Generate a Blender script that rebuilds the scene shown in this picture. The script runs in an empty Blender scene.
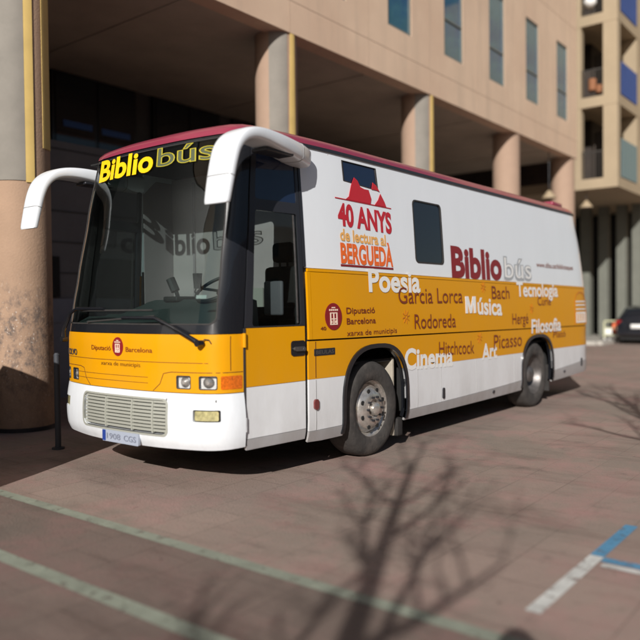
import bpy, bmesh, math, random
from mathutils import Vector, Matrix
from mathutils.geometry import delaunay_2d_cdt
random.seed(7)
R = math.radians
scene = bpy.context.scene
col = scene.collection
W = 2.52
CY = W/2

# ------------------------------------------------------------------ helpers
def tag(o, label=None, cat=None, group=None, kind=None):
    if label: o['label'] = label
    if cat: o['category'] = cat
    if group: o['group'] = group
    if kind: o['kind'] = kind
    return o

def empty(name, loc, rz=0):
    o = bpy.data.objects.new(name, None); col.objects.link(o)
    o.location = loc; o.rotation_euler = (0, 0, rz); o.empty_display_size = .2
    return o

def rootof(o):
    while o.parent: o = o.parent
    return o

class MB:
    def __init__(s): s.v = []; s.f = []; s.sm = []
    def add(s, vs, fs, smooth=False):
        b = len(s.v); s.v += [tuple(v) for v in vs]
        for f in fs: s.f.append(tuple(b + i for i in f)); s.sm.append(smooth)
    def box(s, x0, x1, y0, y1, z0, z1, bev=0):
        if bev > 0:
            bm = bmesh.new()
            vs = [bm.verts.new(c) for c in ((x0,y0,z0),(x1,y0,z0),(x1,y1,z0),(x0,y1,z0),(x0,y0,z1),(x1,y0,z1),(x1,y1,z1),(x0,y1,z1))]
            for f in ((0,3,2,1),(4,5,6,7),(0,1,5,4),(1,2,6,5),(2,3,7,6),(3,0,4,7)): bm.faces.new([vs[i] for i in f])
            bmesh.ops.bevel(bm, geom=bm.edges[:] , offset=bev, segments=3, affect='EDGES', profile=.5)
            bm.verts.index_update()
            s.add([v.co[:] for v in bm.verts], [[v.index for v in f.verts] for f in bm.faces], True)
            bm.free(); return
        s.add([(x0,y0,z0),(x1,y0,z0),(x1,y1,z0),(x0,y1,z0),(x0,y0,z1),(x1,y0,z1),(x1,y1,z1),(x0,y1,z1)],
              [(0,3,2,1),(4,5,6,7),(0,1,5,4),(1,2,6,5),(2,3,7,6),(3,0,4,7)])
    def tube(s, pts, rad, n=12, cap=True, flat=None):
        """swept tube; rad number or list (r or (ra, rb)); first axis follows `flat` vector"""
        pts = [Vector(p) for p in pts]; rings = []; prev = None
        for i, p in enumerate(pts):
            t = (pts[min(i+1, len(pts)-1)] - pts[max(i-1, 0)]).normalized()
            if flat is not None: a = (flat - t * flat.dot(t)).normalized()
            elif prev is None:
                a = t.orthogonal().normalized()
            else: a = (prev - t * prev.dot(t)).normalized()
            prev = a; b = t.cross(a)
            r = rad[i] if isinstance(rad, (list, tuple)) and not (len(rad) == 2 and flat is not None and isinstance(rad, tuple)) else rad
            ra, rb = r if isinstance(r, tuple) else (r, r)
            ring = []
            for k in range(n):
                an = 2*math.pi*k/n; c, q = math.cos(an), math.sin(an)
                if isinstance(r, tuple):
                    c = math.copysign(abs(c)**.5, c); q = math.copysign(abs(q)**.5, q)
                ring.append(p + a*c*ra + b*q*rb)
            rings.append(ring)
        s.loft(rings, cap)
    def loft(s, rings, cap=True, smooth=True, close=True):
        n = len(rings[0]); vs = [v for r in rings for v in r]; fs = []
        for i in range(len(rings)-1):
            for k in range(n if close else n-1):
                k2 = (k+1) % n
                fs.append((i*n+k, i*n+k2, (i+1)*n+k2, (i+1)*n+k))
        b = len(s.v); s.add(vs, fs, smooth)
        if cap:
            s.f.append(tuple(b+k for k in reversed(range(n)))); s.sm.append(False)
            s.f.append(tuple(b+(len(rings)-1)*n+k for k in range(n))); s.sm.append(False)
    def lathe(s, prof, c, axis='z', n=32, a0=0, a1=2*math.pi, cap=False):
        """prof: list (r, h) ; axis z or y"""
        full = abs(a1-a0-2*math.pi) < 1e-6; rings = []
        m = n if full else n+1
        for r, h in prof:
            ring = []
            for k in range(m):
                a = a0 + (a1-a0)*k/n
                if axis == 'z': ring.append((c[0]+r*math.cos(a), c[1]+r*math.sin(a), c[2]+h))
                else: ring.append((c[0]+r*math.cos(a), c[1]+h, c[2]+r*math.sin(a)))
            rings.append(ring)
        s.loft(rings, cap, True, full)
    def prism(s, poly, ax, a0, a1):
        """poly 2D extruded along axis ax ('x': poly=(y,z), 'y': (x,z), 'z': (x,y))"""
        def P(q, a):
            return {'x': (a, q[0], q[1]), 'y': (q[0], a, q[1]), 'z': (q[0], q[1], a)}[ax]
        n = len(poly); vs = [P(q, a0) for q in poly] + [P(q, a1) for q in poly]
        fs = [tuple(range(n)), tuple(reversed(range(n, 2*n)))] + [(i, n+i, n+(i+1) % n, (i+1) % n) for i in range(n)]
        s.add(vs, fs)
    def build(s, name, mat, parent=None, local=False, sharp=35, fixn=False):
        me = bpy.data.meshes.new(name); me.from_pydata(s.v, [], s.f)
        me.polygons.foreach_set('use_smooth', s.sm)
        if fixn:
            bm = bmesh.new(); bm.from_mesh(me); bmesh.ops.recalc_face_normals(bm, faces=bm.faces); bm.to_mesh(me); bm.free()
        me.set_sharp_from_angle(angle=R(sharp))
        me.update()
        if mat: me.materials.append(mat)
        o = bpy.data.objects.new(name, me); col.objects.link(o)
        if parent is not None:
            o.parent = parent
            if not local and parent.parent is None and parent.type == 'EMPTY':
                o.location = -parent.location
        return o

def copy_tree(o, parent=None):
    c = o.copy(); col.objects.link(c); c.parent = parent
    for ch in [k for k in bpy.data.objects if k.parent == o]: copy_tree(ch, c)
    return c

# ------------------------------------------------------------------ materials
def mat(name, c, rough=.6, metal=0, var=0, vscale=3, bump=0, bscale=40, coat=0, c2=None, spec=.5, fac2=(.45,.6), s2=1.5, dirt=0):
    m = bpy.data.materials.new(name); m.use_nodes = True
    nt = m.node_tree; N = nt.nodes; L = nt.links; b = N['Principled BSDF']
    b.inputs['Base Color'].default_value = (*c, 1); b.inputs['Roughness'].default_value = rough
    b.inputs['Metallic'].default_value = metal; b.inputs['Coat Weight'].default_value = coat
    b.inputs['Coat Roughness'].default_value = .05
    b.inputs['Specular IOR Level'].default_value = spec
    tc = N.new('ShaderNodeTexCoord')
    src = None
    if var or c2:
        n1 = N.new('ShaderNodeTexNoise'); n1.inputs['Scale'].default_value = vscale; n1.inputs['Detail'].default_value = 8; n1.inputs['Roughness'].default_value = .62
        L.new(tc.outputs['Object'], n1.inputs['Vector'])
        mx = N.new('ShaderNodeMix'); mx.data_type = 'RGBA'
        mx.inputs['A'].default_value = (*[q*(1-var) for q in c], 1); mx.inputs['B'].default_value = (*[min(1, q*(1+var)) for q in c], 1)
        mr = N.new('ShaderNodeMapRange'); mr.inputs['From Min'].default_value = .3; mr.inputs['From Max'].default_value = .7
        L.new(n1.outputs['Fac'], mr.inputs['Value']); L.new(mr.outputs['Result'], mx.inputs['Factor'])
        src = mx.outputs['Result']
        if c2:
            n2 = N.new('ShaderNodeTexNoise'); n2.inputs['Scale'].default_value = s2; n2.inputs['Detail'].default_value = 6; n2.inputs['Roughness'].default_value = .6
            L.new(tc.outputs['Object'], n2.inputs['Vector'])
            r2 = N.new('ShaderNodeMapRange'); r2.inputs['From Min'].default_value = fac2[0]; r2.inputs['From Max'].default_value = fac2[1]
            L.new(n2.outputs['Fac'], r2.inputs['Value'])
            m2 = N.new('ShaderNodeMix'); m2.data_type = 'RGBA'; m2.inputs['B'].default_value = (*c2, 1)
            L.new(src, m2.inputs['A']); L.new(r2.outputs['Result'], m2.inputs['Factor']); src = m2.outputs['Result']
        L.new(src, b.inputs['Base Color'])
    if bump:
        nb = N.new('ShaderNodeTexNoise'); nb.inputs['Scale'].default_value = bscale; nb.inputs['Detail'].default_value = 5
        L.new(tc.outputs['Object'], nb.inputs['Vector'])
        bp = N.new('ShaderNodeBump'); bp.inputs['Strength'].default_value = bump; bp.inputs['Distance'].default_value = .02
        L.new(nb.outputs['Fac'], bp.inputs['Height']); L.new(bp.outputs['Normal'], b.inputs['Normal'])
    return m

def paint(name, c, dirt=.35, rough=.32, coat=.5, spec=.4):
    """coach paint: faint waviness, road film near the skirt"""
    m = mat(name, c, rough, 0, coat=coat, spec=spec)
    nt = m.node_tree; N = nt.nodes; L = nt.links; b = N['Principled BSDF']
    tc = N.new('ShaderNodeTexCoord'); sp = N.new('ShaderNodeSeparateXYZ'); L.new(tc.outputs['Object'], sp.inputs['Vector'])
    mr = N.new('ShaderNodeMapRange'); mr.inputs['From Min'].default_value = 1.1; mr.inputs['From Max'].default_value = .3
    L.new(sp.outputs['Z'], mr.inputs['Value'])
    n = N.new('ShaderNodeTexNoise'); n.inputs['Scale'].default_value = 2.2; n.inputs['Detail'].default_value = 9; n.inputs['Roughness'].default_value = .7
    mp = N.new('ShaderNodeMapping'); mp.inputs['Scale'].default_value = (1, 1, .35); L.new(tc.outputs['Object'], mp.inputs['Vector']); L.new(mp.outputs['Vector'], n.inputs['Vector'])
    mr2 = N.new('ShaderNodeMapRange'); mr2.inputs['From Min'].default_value = .35; mr2.inputs['From Max'].default_value = .75
    L.new(n.outputs['Fac'], mr2.inputs['Value'])
    mul = N.new('ShaderNodeMath'); mul.operation = 'MULTIPLY'; L.new(mr.outputs['Result'], mul.inputs[0]); L.new(mr2.outputs['Result'], mul.inputs[1])
    m3 = N.new('ShaderNodeMath'); m3.operation = 'MULTIPLY_ADD'; m3.inputs[1].default_value = dirt; 
    L.new(mul.outputs[0], m3.inputs[0])
    m4 = N.new('ShaderNodeMath'); m4.operation = 'MULTIPLY'; m4.inputs[1].default_value = .05; L.new(mr2.outputs['Result'], m4.inputs[0]); L.new(m4.outputs[0], m3.inputs[2])
    mx = N.new('ShaderNodeMix'); mx.data_type = 'RGBA'; mx.inputs['A'].default_value = (*c, 1); mx.inputs['B'].default_value = (.25, .22, .19, 1)
    L.new(m3.outputs[0], mx.inputs['Factor']); L.new(mx.outputs['Result'], b.inputs['Base Color'])
    nb = N.new('ShaderNodeTexNoise'); nb.inputs['Scale'].default_value = 1.6; nb.inputs['Detail'].default_value = 1
    L.new(tc.outputs['Object'], nb.inputs['Vector'])
    bp = N.new('ShaderNodeBump'); bp.inputs['Strength'].default_value = .12; bp.inputs['Distance'].default_value = .03
    L.new(nb.outputs['Fac'], bp.inputs['Height']); L.new(bp.outputs['Normal'], b.inputs['Coat Normal'])
    return m

def glass(name, tint, rough=.0, ior=1.45, gl=(1,1,1)):
    m = bpy.data.materials.new(name); m.use_nodes = True
    nt = m.node_tree; N = nt.nodes; L = nt.links; N.remove(N['Principled BSDF'])
    tr = N.new('ShaderNodeBsdfTransparent'); tr.inputs['Color'].default_value = (*tint, 1)
    g = N.new('ShaderNodeBsdfGlossy'); g.inputs['Roughness'].default_value = rough; g.inputs['Color'].default_value = (*gl, 1)
    ge = N.new('ShaderNodeNewGeometry'); dt = N.new('ShaderNodeVectorMath'); dt.operation = 'DOT_PRODUCT'
    L.new(ge.outputs['Normal'], dt.inputs[0]); L.new(ge.outputs['Incoming'], dt.inputs[1])
    def ma(op, *v):
        q = N.new('ShaderNodeMath'); q.operation = op
        for i, x in enumerate(v):
            if isinstance(x, (int, float)): q.inputs[i].default_value = x
            else: L.new(x, q.inputs[i])
        return q.outputs[0]
    f0 = ((ior-1)/(ior+1))**2
    f = ma('MULTIPLY_ADD', ma('POWER', ma('SUBTRACT', 1, ma('ABSOLUTE', dt.outputs['Value'])), 5), 1-f0, f0)
    mx = N.new('ShaderNodeMixShader'); L.new(f, mx.inputs[0]); L.new(tr.outputs[0], mx.inputs[1]); L.new(g.outputs[0], mx.inputs[2])
    L.new(mx.outputs[0], N['Material Output'].inputs['Surface'])
    return m

M = {}
M['white'] = paint('white_paint', (.78, .82, .86))
M['white_low'] = paint('white_paint_lower', (.76, .78, .80), dirt=.4)
M['yellow'] = paint('yellow_paint', (.69, .305, .0), coat=.16, spec=.2, rough=.4, dirt=.2)
M['skirt'] = paint('grey_skirt_paint', (.42, .42, .43), dirt=.5)
M['maroon'] = paint('maroon_paint', (.27, .030, .065), dirt=0, rough=.35)
M['black'] = mat('black_trim', (.010, .011, .014), .25, coat=.5, spec=.4)
M['charcoal'] = mat('charcoal_trim', (.020, .021, .026), .4, coat=.2)
M['rubber'] = mat('rubber', (.028, .026, .025), .8, var=.25, vscale=14, bump=.2)
M['tyre'] = mat('tyre_rubber', (.045, .041, .038), .85, var=.3, vscale=9, bump=.25, bscale=30, c2=(.10, .085, .075), fac2=(.5, .75), s2=5)
M['dark'] = mat('dark_void', (.012, .012, .012), .9)
M['chrome'] = mat('worn_chrome', (.60, .57, .53), .27, .75, var=.35, vscale=12, bump=.1, bscale=8)
M['steel'] = mat('dull_steel', (.16, .15, .145), .45, .7, var=.3, vscale=16)
M['silver'] = mat('silver_slats', (.40, .41, .36), .4, .2)
M['windscreen'] = glass('windscreen_glass', (.66, .72, .71), 0.0, 1.37)
M['cabglass'] = glass('cab_glass', (.76, .80, .80), 0, 1.4)
M['darkglass'] = mat('tinted_glass', (.012, .016, .022), .03, spec=.7)
M['bluefilm'] = mat('blue_tinted_glass', (.010, .02, .05), .06, spec=.7)
M['lens'] = glass('clear_lens', (.95, .95, .95), .02, 1.5)
M['reflector'] = mat('lamp_reflector', (.80, .80, .78), .25, .1, var=.25, vscale=50)
M['amber'] = mat('amber_lens', (.62, .13, .005), .15, coat=.8, var=.35, vscale=60)
M['fog'] = mat('fog_lens', (.55, .5, .25), .12, .3, coat=.8, var=.4, vscale=30)
M['mauve'] = mat('mauve_panel', (.52, .44, .44), .7, var=.05)
M['mauve2'] = mat('mauve_panel_dark', (.36, .30, .31), .7, var=.05)
M['dash'] = mat('dashboard_plastic', (.07, .09, .088), .55, var=.1)
M['seat'] = mat('seat_fabric', (.012, .011, .010), .9, bump=.2, bscale=80)
M['plastic'] = mat('dark_plastic', (.02, .024, .024), .5)
M['t_white'] = mat('white_vinyl', (.80, .80, .78), .45)
M['t_red'] = mat('dark_red_vinyl', (.23, .012, .016), .4)
M['t_brown'] = mat('brown_red_vinyl', (.20, .035, .010), .4)
M['t_thin'] = mat('brown_vinyl', (.16, .06, .008), .45)
M['t_orange'] = mat('orange_vinyl', (.80, .14, .02), .45)
M['t_gold'] = mat('gold_vinyl', (.80, .42, .12), .45)
M['t_rust'] = mat('faded_rust_vinyl', (.52, .17, .012), .45)
M['t_crimson'] = mat('crimson_vinyl', (.50, .018, .030), .4)
M['t_grey'] = mat('grey_outline_vinyl', (.38, .40, .42), .45)
M['t_yellow'] = mat('yellow_vinyl', (.90, .56, .004), .5)
M['t_olive'] = mat('pale_green_vinyl', (.30, .36, .22), .5); M['t_olive'].node_tree.nodes['Principled BSDF'].inputs['Alpha'].default_value = .3
M['t_black'] = mat('black_vinyl', (.02, .02, .025), .5)
M['t_badge'] = mat('grey_badge', (.16, .15, .14), .3, .6)
M['seam'] = mat('seam_shadow_gap', (.10, .028, .004), .7)
M['seamw'] = mat('seam_grey_gap', (.30, .30, .30), .7)
M['crest'] = mat('crest_cream', (.80, .62, .50), .5)
M['plate'] = mat('plate_white', (.34, .38, .46), .4)
M['flap'] = mat('beige_liner', (.42, .38, .31), .7, var=.2, vscale=6)

# ------------------------------------------------------------------ bus body surface
ctrl = [(-.50,CY),(-.497,1.0),(-.475,.75),(-.425,.5),(-.355,.265),(-.25,.15),(-.09,.102),(.1,.085),(.35,.06),(.68,.032),(1.0,.01),(1.3,0),
        (2,0),(3,0),(4,0),(5,0),(6,0),(7,0),(8.0,0),(8.35,.012),(8.56,.06),(8.68,.18),(8.72,.42),(8.735,.8),(8.74,CY)]
def catmull(P, n=12):
    out = []
    Q = [(2*P[0][0]-P[1][0] if 0 else P[1][0], 2*P[0][1]-P[1][1])] + P + [(P[-2][0], 2*P[-1][1]-P[-2][1])]
    for i in range(1, len(Q)-2):
        p0, p1, p2, p3 = Q[i-1], Q[i], Q[i+1], Q[i+2]
        for k in range(n):
            t = k/n
            out.append(tuple(.5*((2*p1[j])+(-p0[j]+p2[j])*t+(2*p0[j]-5*p1[j]+4*p2[j]-p3[j])*t*t+(-p0[j]+3*p1[j]-3*p2[j]+p3[j])*t**3) for j in (0, 1)))
    out.append(P[-1]); return out
base = catmull(ctrl)
cum = [0]
for a, b in zip(base, base[1:]): cum.append(cum[-1] + math.dist(a, b))
SH = cum[-1]
import bisect
def bp(s):
    s = (s + SH) % (2*SH) - SH
    neg = s < 0; s = abs(s)
    i = min(max(bisect.bisect_right(cum, s)-1, 0), len(base)-2)
    t = (s-cum[i])/max(1e-9, cum[i+1]-cum[i])
    x = base[i][0]*(1-t)+base[i+1][0]*t; y = base[i][1]*(1-t)+base[i+1][1]*t
    return (x, W-y) if neg else (x, y)
def s_x(x):
    """arc parameter on the near side for a given x"""
    for i in range(len(base)-1):
        if base[i][0] <= x <= base[i+1][0] and base[i][1] < 1: return cum[i] + (x-base[i][0])/(base[i+1][0]-base[i][0])*(cum[i+1]-cum[i])
    return SH
def s_y(y):
    """arc parameter on the front for a given y"""
    neg = y > CY
    if neg: y = W-y
    r = cum[0]
    for i in range(len(base)-1):
        if base[i][1] >= y >= base[i+1][1]:
            r = cum[i] + (base[i][1]-y)/(base[i][1]-base[i+1][1]+1e-9)*(cum[i+1]-cum[i]); break
    return -r if neg else r
def lerp(tab, z):
    if z <= tab[0][0]: return tab[0][1]
    for (a, va), (b, vb) in zip(tab, tab[1:]):
        if z <= b:
            t = (z-a)/(b-a); t = t*t*(3-2*t)*.35 + t*.65; return va+(vb-va)*t
    return tab[-1][1]
DXF = [(.3,.05),(.46,0),(1.3,0),(1.62,.06),(1.9,.125),(2.5,.26),(3.13,.42)]
DXR = [(.3,.0),(1.27,0),(1.9,.05),(2.5,.18),(3.12,.42)]
def B(s, z, off=0.0):
    def raw(s, z):
        x, y = bp(s)
        w = max(0, min(1, (.68-x)/1.18))**1.4
        wr = max(0, min(1, (x-7.6)/1.1)); wr = wr*wr*(3-2*wr)
        t = .10*max(0, (z-1.3)/1.8)**1.4 + (.04*((.48-z)/.18)**2 if z < .48 else 0)
        k = 1 - t/CY
        return Vector((x + lerp(DXF, z)*w - lerp(DXR, z)*wr, CY+(y-CY)*k, z))
    p = raw(s, z)
    if off:
        e = .012
        n = (raw(s+e, z)-raw(s-e, z)).cross(raw(s, z+e)-raw(s, z-e)).normalized()
        p = p + n*off
    return p

def inpoly(x, y, P):
    c = False; j = len(P)-1
    for i in range(len(P)):
        xi, yi = P[i]; xj, yj = P[j]
        if (yi > y) != (yj > y) and x < (xj-xi)*(y-yi)/(yj-yi)+xi: c = not c
        j = i
    return c
def resample(P, sx, sz):
    out = []
    for (a, b), (c, d) in zip(P, P[1:]+P[:1]):
        n = max(1, int(math.ceil(max(abs(c-a)/sx, abs(d-b)/sz))))
        for k in range(n): out.append((a+(c-a)*k/n, b+(d-b)*k/n))
    return out
def patch(mb, outer, holes=(), ss=.1, sz=.12, o0=0.0, o1=-.012, F=B, rim=True, offz=None):
    """sheet with thickness on a 2D-parametrised surface; outer/holes are polygons in (s, z)"""
    O = resample(outer, ss, sz); H = [resample(h, ss, sz) for h in holes]
    vs = []; ed = []
    for lp in [O]+H:
        b = len(vs); vs += lp; ed += [(b+i, b+(i+1) % len(lp)) for i in range(len(lp))]
    nb = len(vs)
    x0 = min(p[0] for p in O); x1 = max(p[0] for p in O); z0 = min(p[1] for p in O); z1 = max(p[1] for p in O)
    nx = max(1, round((x1-x0)/ss)); nz = max(1, round((z1-z0)/sz))
    bd = vs[:]
    for i in range(1, nx):
        for j in range(1, nz):
            q = (x0+(x1-x0)*i/nx, z0+(z1-z0)*j/nz)
            if not inpoly(*q, O) or any(inpoly(*q, h) for h in H): continue
            if any(abs(q[0]-p[0]) < ss*.3 and abs(q[1]-p[1]) < sz*.3 for p in bd): continue
            vs.append(q)
    r = delaunay_2d_cdt([Vector(v) for v in vs], ed, [], 0, 1e-5)
    V = r[0]; T = []
    for f in r[2]:
        cx = sum(V[i][0] for i in f)/len(f); cz = sum(V[i][1] for i in f)/len(f)
        if inpoly(cx, cz, O) and not any(inpoly(cx, cz, h) for h in H): T.append(list(f))
    used = sorted({i for f in T for i in f}); ix = {u: k for k, u in enumerate(used)}
    n = len(used)
    g = offz or (lambda s, z: 0)
    P0 = [F(V[u][0], V[u][1], o0+g(V[u][0], V[u][1])) for u in used]; P1 = [F(V[u][0], V[u][1], o1+g(V[u][0], V[u][1])) for u in used]
    # orientation
    cnt = {}
    for f in T:
        for a, b in zip(f, f[1:]+f[:1]): cnt[(a, b)] = 1
    fs = []
    for f in T:
        A, Bb, C = V[f[0]], V[f[1]], V[f[2]]
        fs.append([ix[i] for i in f]); fs.append([n+ix[i] for i in reversed(f)])
    sm = len(fs)
    if rim:
        for (a, b) in cnt:
            if (b, a) not in cnt: fs.append([ix[b], ix[a], n+ix[a], n+ix[b]])
    base_i = len(mb.v); mb.v += [tuple(p) for p in P0+P1]
    for k, f in enumerate(fs): mb.f.append(tuple(base_i+i for i in f)); mb.sm.append(k < sm)
def rect(s0, s1, z0, z1, r=0, n=5):
    if r <= 0: return [(s0, z0), (s1, z0), (s1, z1), (s0, z1)]
    out = []
    for cx, cz, a in ((s1-r, z0+r, -90), (s1-r, z1-r, 0), (s0+r, z1-r, 90), (s0+r, z0+r, 180)):
        for k in range(n+1):
            t = R(a+90*k/n); out.append((cx+r*math.cos(t), cz+r*math.sin(t)))
    return out

BUS = empty('library_bus', (4.1, CY, 0))
tag(BUS, 'white and yellow mobile library coach with maroon roof parked across the plaza', 'bus')
def part(name, m, polys, parent=None, **k):
    mb = MB()
    for p in polys:
        if isinstance(p, dict): patch(mb, **{**k, **p})
        else: patch(mb, p, **k)
    return mb.build(name, m, parent or BUS, sharp=40)

zw = lambda x: 1.945-.011*x
zm = lambda x: 1.268-.011*x
zl = lambda x: .905-.007*x
zk = lambda x: .415 + .0042*max(0, x-2)**2      # top of grey skirt
zb = lambda x: .305 + .0035*max(0, x-3.5)**2 if x > .9 else .305+.05*(.9-x)   # bottom of skirt
def band(s0, s1, lo, hi, n=30):
    lo_ = [(s0+(s1-s0)*i/n, lo(bp(s0+(s1-s0)*i/n)[0])) for i in range(n+1)]
    hi_ = [(s0+(s1-s0)*i/n, hi(bp(s0+(s1-s0)*i/n)[0])) for i in range(n, -1, -1)]
    return lo_+hi_
def arch(cx, hw, top, zc=.55, near=True, grow=0):
    pts = []
    for k in range(25):
        t = math.pi*k/24; c, q = math.cos(t), math.sin(t)
        pts.append((cx+(hw+grow)*math.copysign(abs(c)**.75, c), zc+(top-zc+grow)*abs(q)**.75))
    pts = [(cx+hw+grow, .05)]+pts+[(cx-hw-grow, .05)]
    P = [(s_x(x), z) for x, z in pts]
    return P if near else [(-s, z) for s, z in P][::-1]
A1 = dict(cx=1.80, hw=.57, top=1.14); A2 = dict(cx=6.19, hw=.585, top=1.07)
sD0, sD1 = s_x(-.075), s_x(.665)          # door
sB = s_x(.70); sR = s_x(8.64); REAR = 2*SH
holes_n = [arch(**A1), arch(**A2)]; holes_f = [[(s+REAR, z) for s, z in arch(**A1, near=False)], [(s+REAR, z) for s, z in arch(**A2, near=False)]]
def sfar(s): return REAR - s
# windows on the near side (s, z)
win_a = [(s_x(1.345), 2.83), (s_x(1.965), 2.80), (s_x(1.945), 3.035), (s_x(1.335), 3.035)]
win_b = rect(s_x(2.655), s_x(3.32), 2.06, 2.785, .06)
# upper white shell, wraps the rear
mb = MB(); patch(mb, band(sB, sfar(sB), lambda x: zw(x)+.004, lambda x: 3.085, 60), [win_a, win_b], ss=.16, sz=.13, o0=0, o1=-.02)
shell = mb.build('upper_body_panel', M['white'], BUS)
tag(shell, 'plain white upper body side of the coach')
# yellow band (proud panel), near side
mb = MB(); patch(mb, band(s_x(.755), s_x(8.60), lambda x: zm(x)+.012, lambda x: zw(x)-.035, 40), ss=.3, sz=.15, o0=.012, o1=-.01)
upy = mb.build('side_flap_panel', M['yellow'], BUS); tag(upy, 'long yellow upper flap panel with printed names')
part('flap_trim', M['yellow'], [band(s_x(.72), s_x(8.64), lambda x: zw(x)-.03, lambda x: zw(x)-.002, 40), band(s_x(.705), s_x(.748), lambda x: zm(x)+.012, lambda x: zw(x)-.034, 2),
     ], ss=.3, sz=.1, o0=.0145, o1=-.01, parent=None)
mb = MB(); patch(mb, band(s_x(.705), s_x(8.62), zl, lambda x: zm(x)-.004, 60), holes_n, ss=.2, sz=.12, o0=.004, o1=-.015)
mb.build('lower_yellow_panel', M['yellow'], BUS)
mb = MB(); patch(mb, band(s_x(8.62), sfar(s_x(.69)), zl, zw, 60), holes_f, ss=.2, sz=.15, o0=.003, o1=-.015)
mb.build('rear_yellow_panel', M['yellow'], BUS)
mb = MB(); patch(mb, band(s_x(.705), sfar(s_x(.69)), lambda x: zk(x), lambda x: zl(x)-.002, 90), holes_n+holes_f, ss=.2, sz=.12, o0=.004, o1=-.015)
mb.build('lower_white_panel', M['white_low'], BUS)
mb = MB(); patch(mb, band(s_x(.705), sfar(s_x(.69)), zb, lambda x: zk(x)-.004, 90), holes_n+holes_f, ss=.2, sz=.06, o0=.008, o1=-.015)
mb.build('skirt', M['skirt'], BUS)
# wheel arch lips
for a in (A1, A2):
    for near in (True, False):
        mb = MB()
        o = arch(**a, near=near, grow=.045); h = arch(**a, near=near, grow=0)
        zmin = .33 if a is A1 else .36
        o = [(s, max(z, zmin)) for s, z in o]; h = [(s, max(z, zmin-.1)) for s, z in h]
        patch(mb, o, [h], ss=.08, sz=.08, o0=.022, o1=-.06)
        mb.build('wheel_arch_lip', M['black'], BUS)
# dark liner behind every seam
mb = MB(); patch(mb, band(sB-.02, sfar(sB), lambda x: zk(x)+.02, lambda x: zw(x)+.05, 60), holes_n+holes_f, ss=.3, sz=.2, o0=-.02, o1=-.03)
mb.build('inner_liner', M['dark'], BUS)
# beige liner showing behind the front wheel, mud flaps
mb = MB()
mb.box(2.26, 2.285, .10, .42, .14, 1.0)
f = mb.build('mud_flap', M['flap'], BUS); tag(f, 'pale beige mud flap behind the front wheel')
mb = MB(); mb.box(2.29, 2.40, .06, .40, .13, .33, .015); mb.build('mud_flap', M['rubber'], BUS); mb = MB(); mb.box(6.84, 6.86, .08, .45, .18, .6)
mb.build('mud_flap', M['rubber'], BUS)
# chassis
mb = MB(); mb.box(.1, 8.45, .46, 1.99, .36, 1.2); mb.box(.05, 1.0, .2, 2.2, .38, .96); mb.box(2.5, 5.5, .10, 2.3, .38, .9); mb.box(6.95, 8.45, .15, 2.3, .5, .9)
mb.tube([(1.79,.3,.5),(1.79,2.15,.5)], .07); mb.tube([(6.19,.3,.5),(6.19,2.15,.5)], .09); mb.tube([(7.4, .9, .30), (8.75, .7, .34)], .05)
mb.build('chassis', M['dark'], BUS)
# roof
mb = MB(); rings = []
NS = 150
for d, z in ((0, 3.10), (.012, 3.135), (.05, 3.175), (.12, 3.21), (.24, 3.24), (.45, 3.262), (.75, 3.275), (1.15, 3.28)):
    ring = []
    for k in range(NS):
        p = B(-SH+2*SH*k/NS, 3.10, .012)
        ring.append((4.15+(p.x-4.15)*(1-d/4.4), CY+(p.y-CY)*(1-d/1.2), z))
    rings.append(ring)
mb.loft(rings, cap=False); mb.sm = [True]*len(mb.sm)
mb.add(rings[-1], [tuple(range(NS))]); 
mb.build('roof', M['maroon'], BUS, sharp=60)
mb = MB(); patch(mb, band(s_x(.62), sfar(s_x(.62)), lambda x: 3.078, lambda x: 3.108, 60), ss=.3, sz=.05, o0=.016, o1=-.02)
mb.build('rain_gutter', M['charcoal'], BUS)
mb = MB(); mb.box(7.7, 8.15, .32, .62, 3.24, 3.32, .03); mb.build('roof_vent', M['maroon'], BUS)
mb = MB(); mb.box(7.75, 7.83, .10, .14, 3.115, 3.15, .01); mb.build('marker_lamp', M['amber'], BUS)

# ---- front
ZY = 1.355; ZB = .862
sE = sD0-.012
g1, g2 = s_y(.50+.07), s_y(.33)
def frect(y0, y1, z0, z1, r=.015): return rect(s_y(y0), s_y(y1), z0, z1, r, 3)
lamps = [frect(.548, .405, .893, 1.008), frect(.330, .190, .892, 1.008)]
ambers = [rect(s_y(.172), s_x(-.10), .893, 1.006, .012, 3)]
mir = lambda P: [(-s, z) for s, z in P][::-1]
lamps_all = lamps+[mir(p) for p in lamps]; ambers_all = ambers+[mir(p) for p in ambers]
mb = MB(); patch(mb, rect(-sE, sE, ZB, ZY), lamps_all+ambers_all, ss=.07, sz=.07, o0=.004, o1=-.02)
fp = mb.build('front_panel', M['yellow'], BUS); tag(fp, 'bright yellow front panel below the windscreen')
mb = MB(); patch(mb, rect(-sE, sE, .5, 1.45), ss=.15, sz=.2, o0=-.07, o1=-.08); mb.build('front_bulkhead', M['dark'], BUS)
for p in lamps_all:
    mb = MB(); patch(mb, p, ss=.05, sz=.05, o0=-.022, o1=-.05); hl = mb.build('headlight', M['reflector'], BUS)
    mb = MB(); patch(mb, p, ss=.2, sz=.2, o0=.0, o1=-.003); mb.build('lens', M['lens'], hl)
    sc = sum(q[0] for q in p)/len(p); c = B(sc, .95, -.016); q = B(sc, .95, 0)
    mb = MB(); d = (q-c).normalized()
    mb.tube([c-d*.014, c-d*.008, c, c+d*.02], [.047, .05, .042, .015], 16); mb.build('bulb_bowl', M['chrome'], hl)
    inner = [((a-sc)*.90+sc, (b-.95)*.88+.95) for a, b in p]
    mb = MB(); patch(mb, p, [inner], ss=.05, sz=.05, o0=.006, o1=-.022); mb.build('bezel', M['charcoal'], hl)
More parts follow.
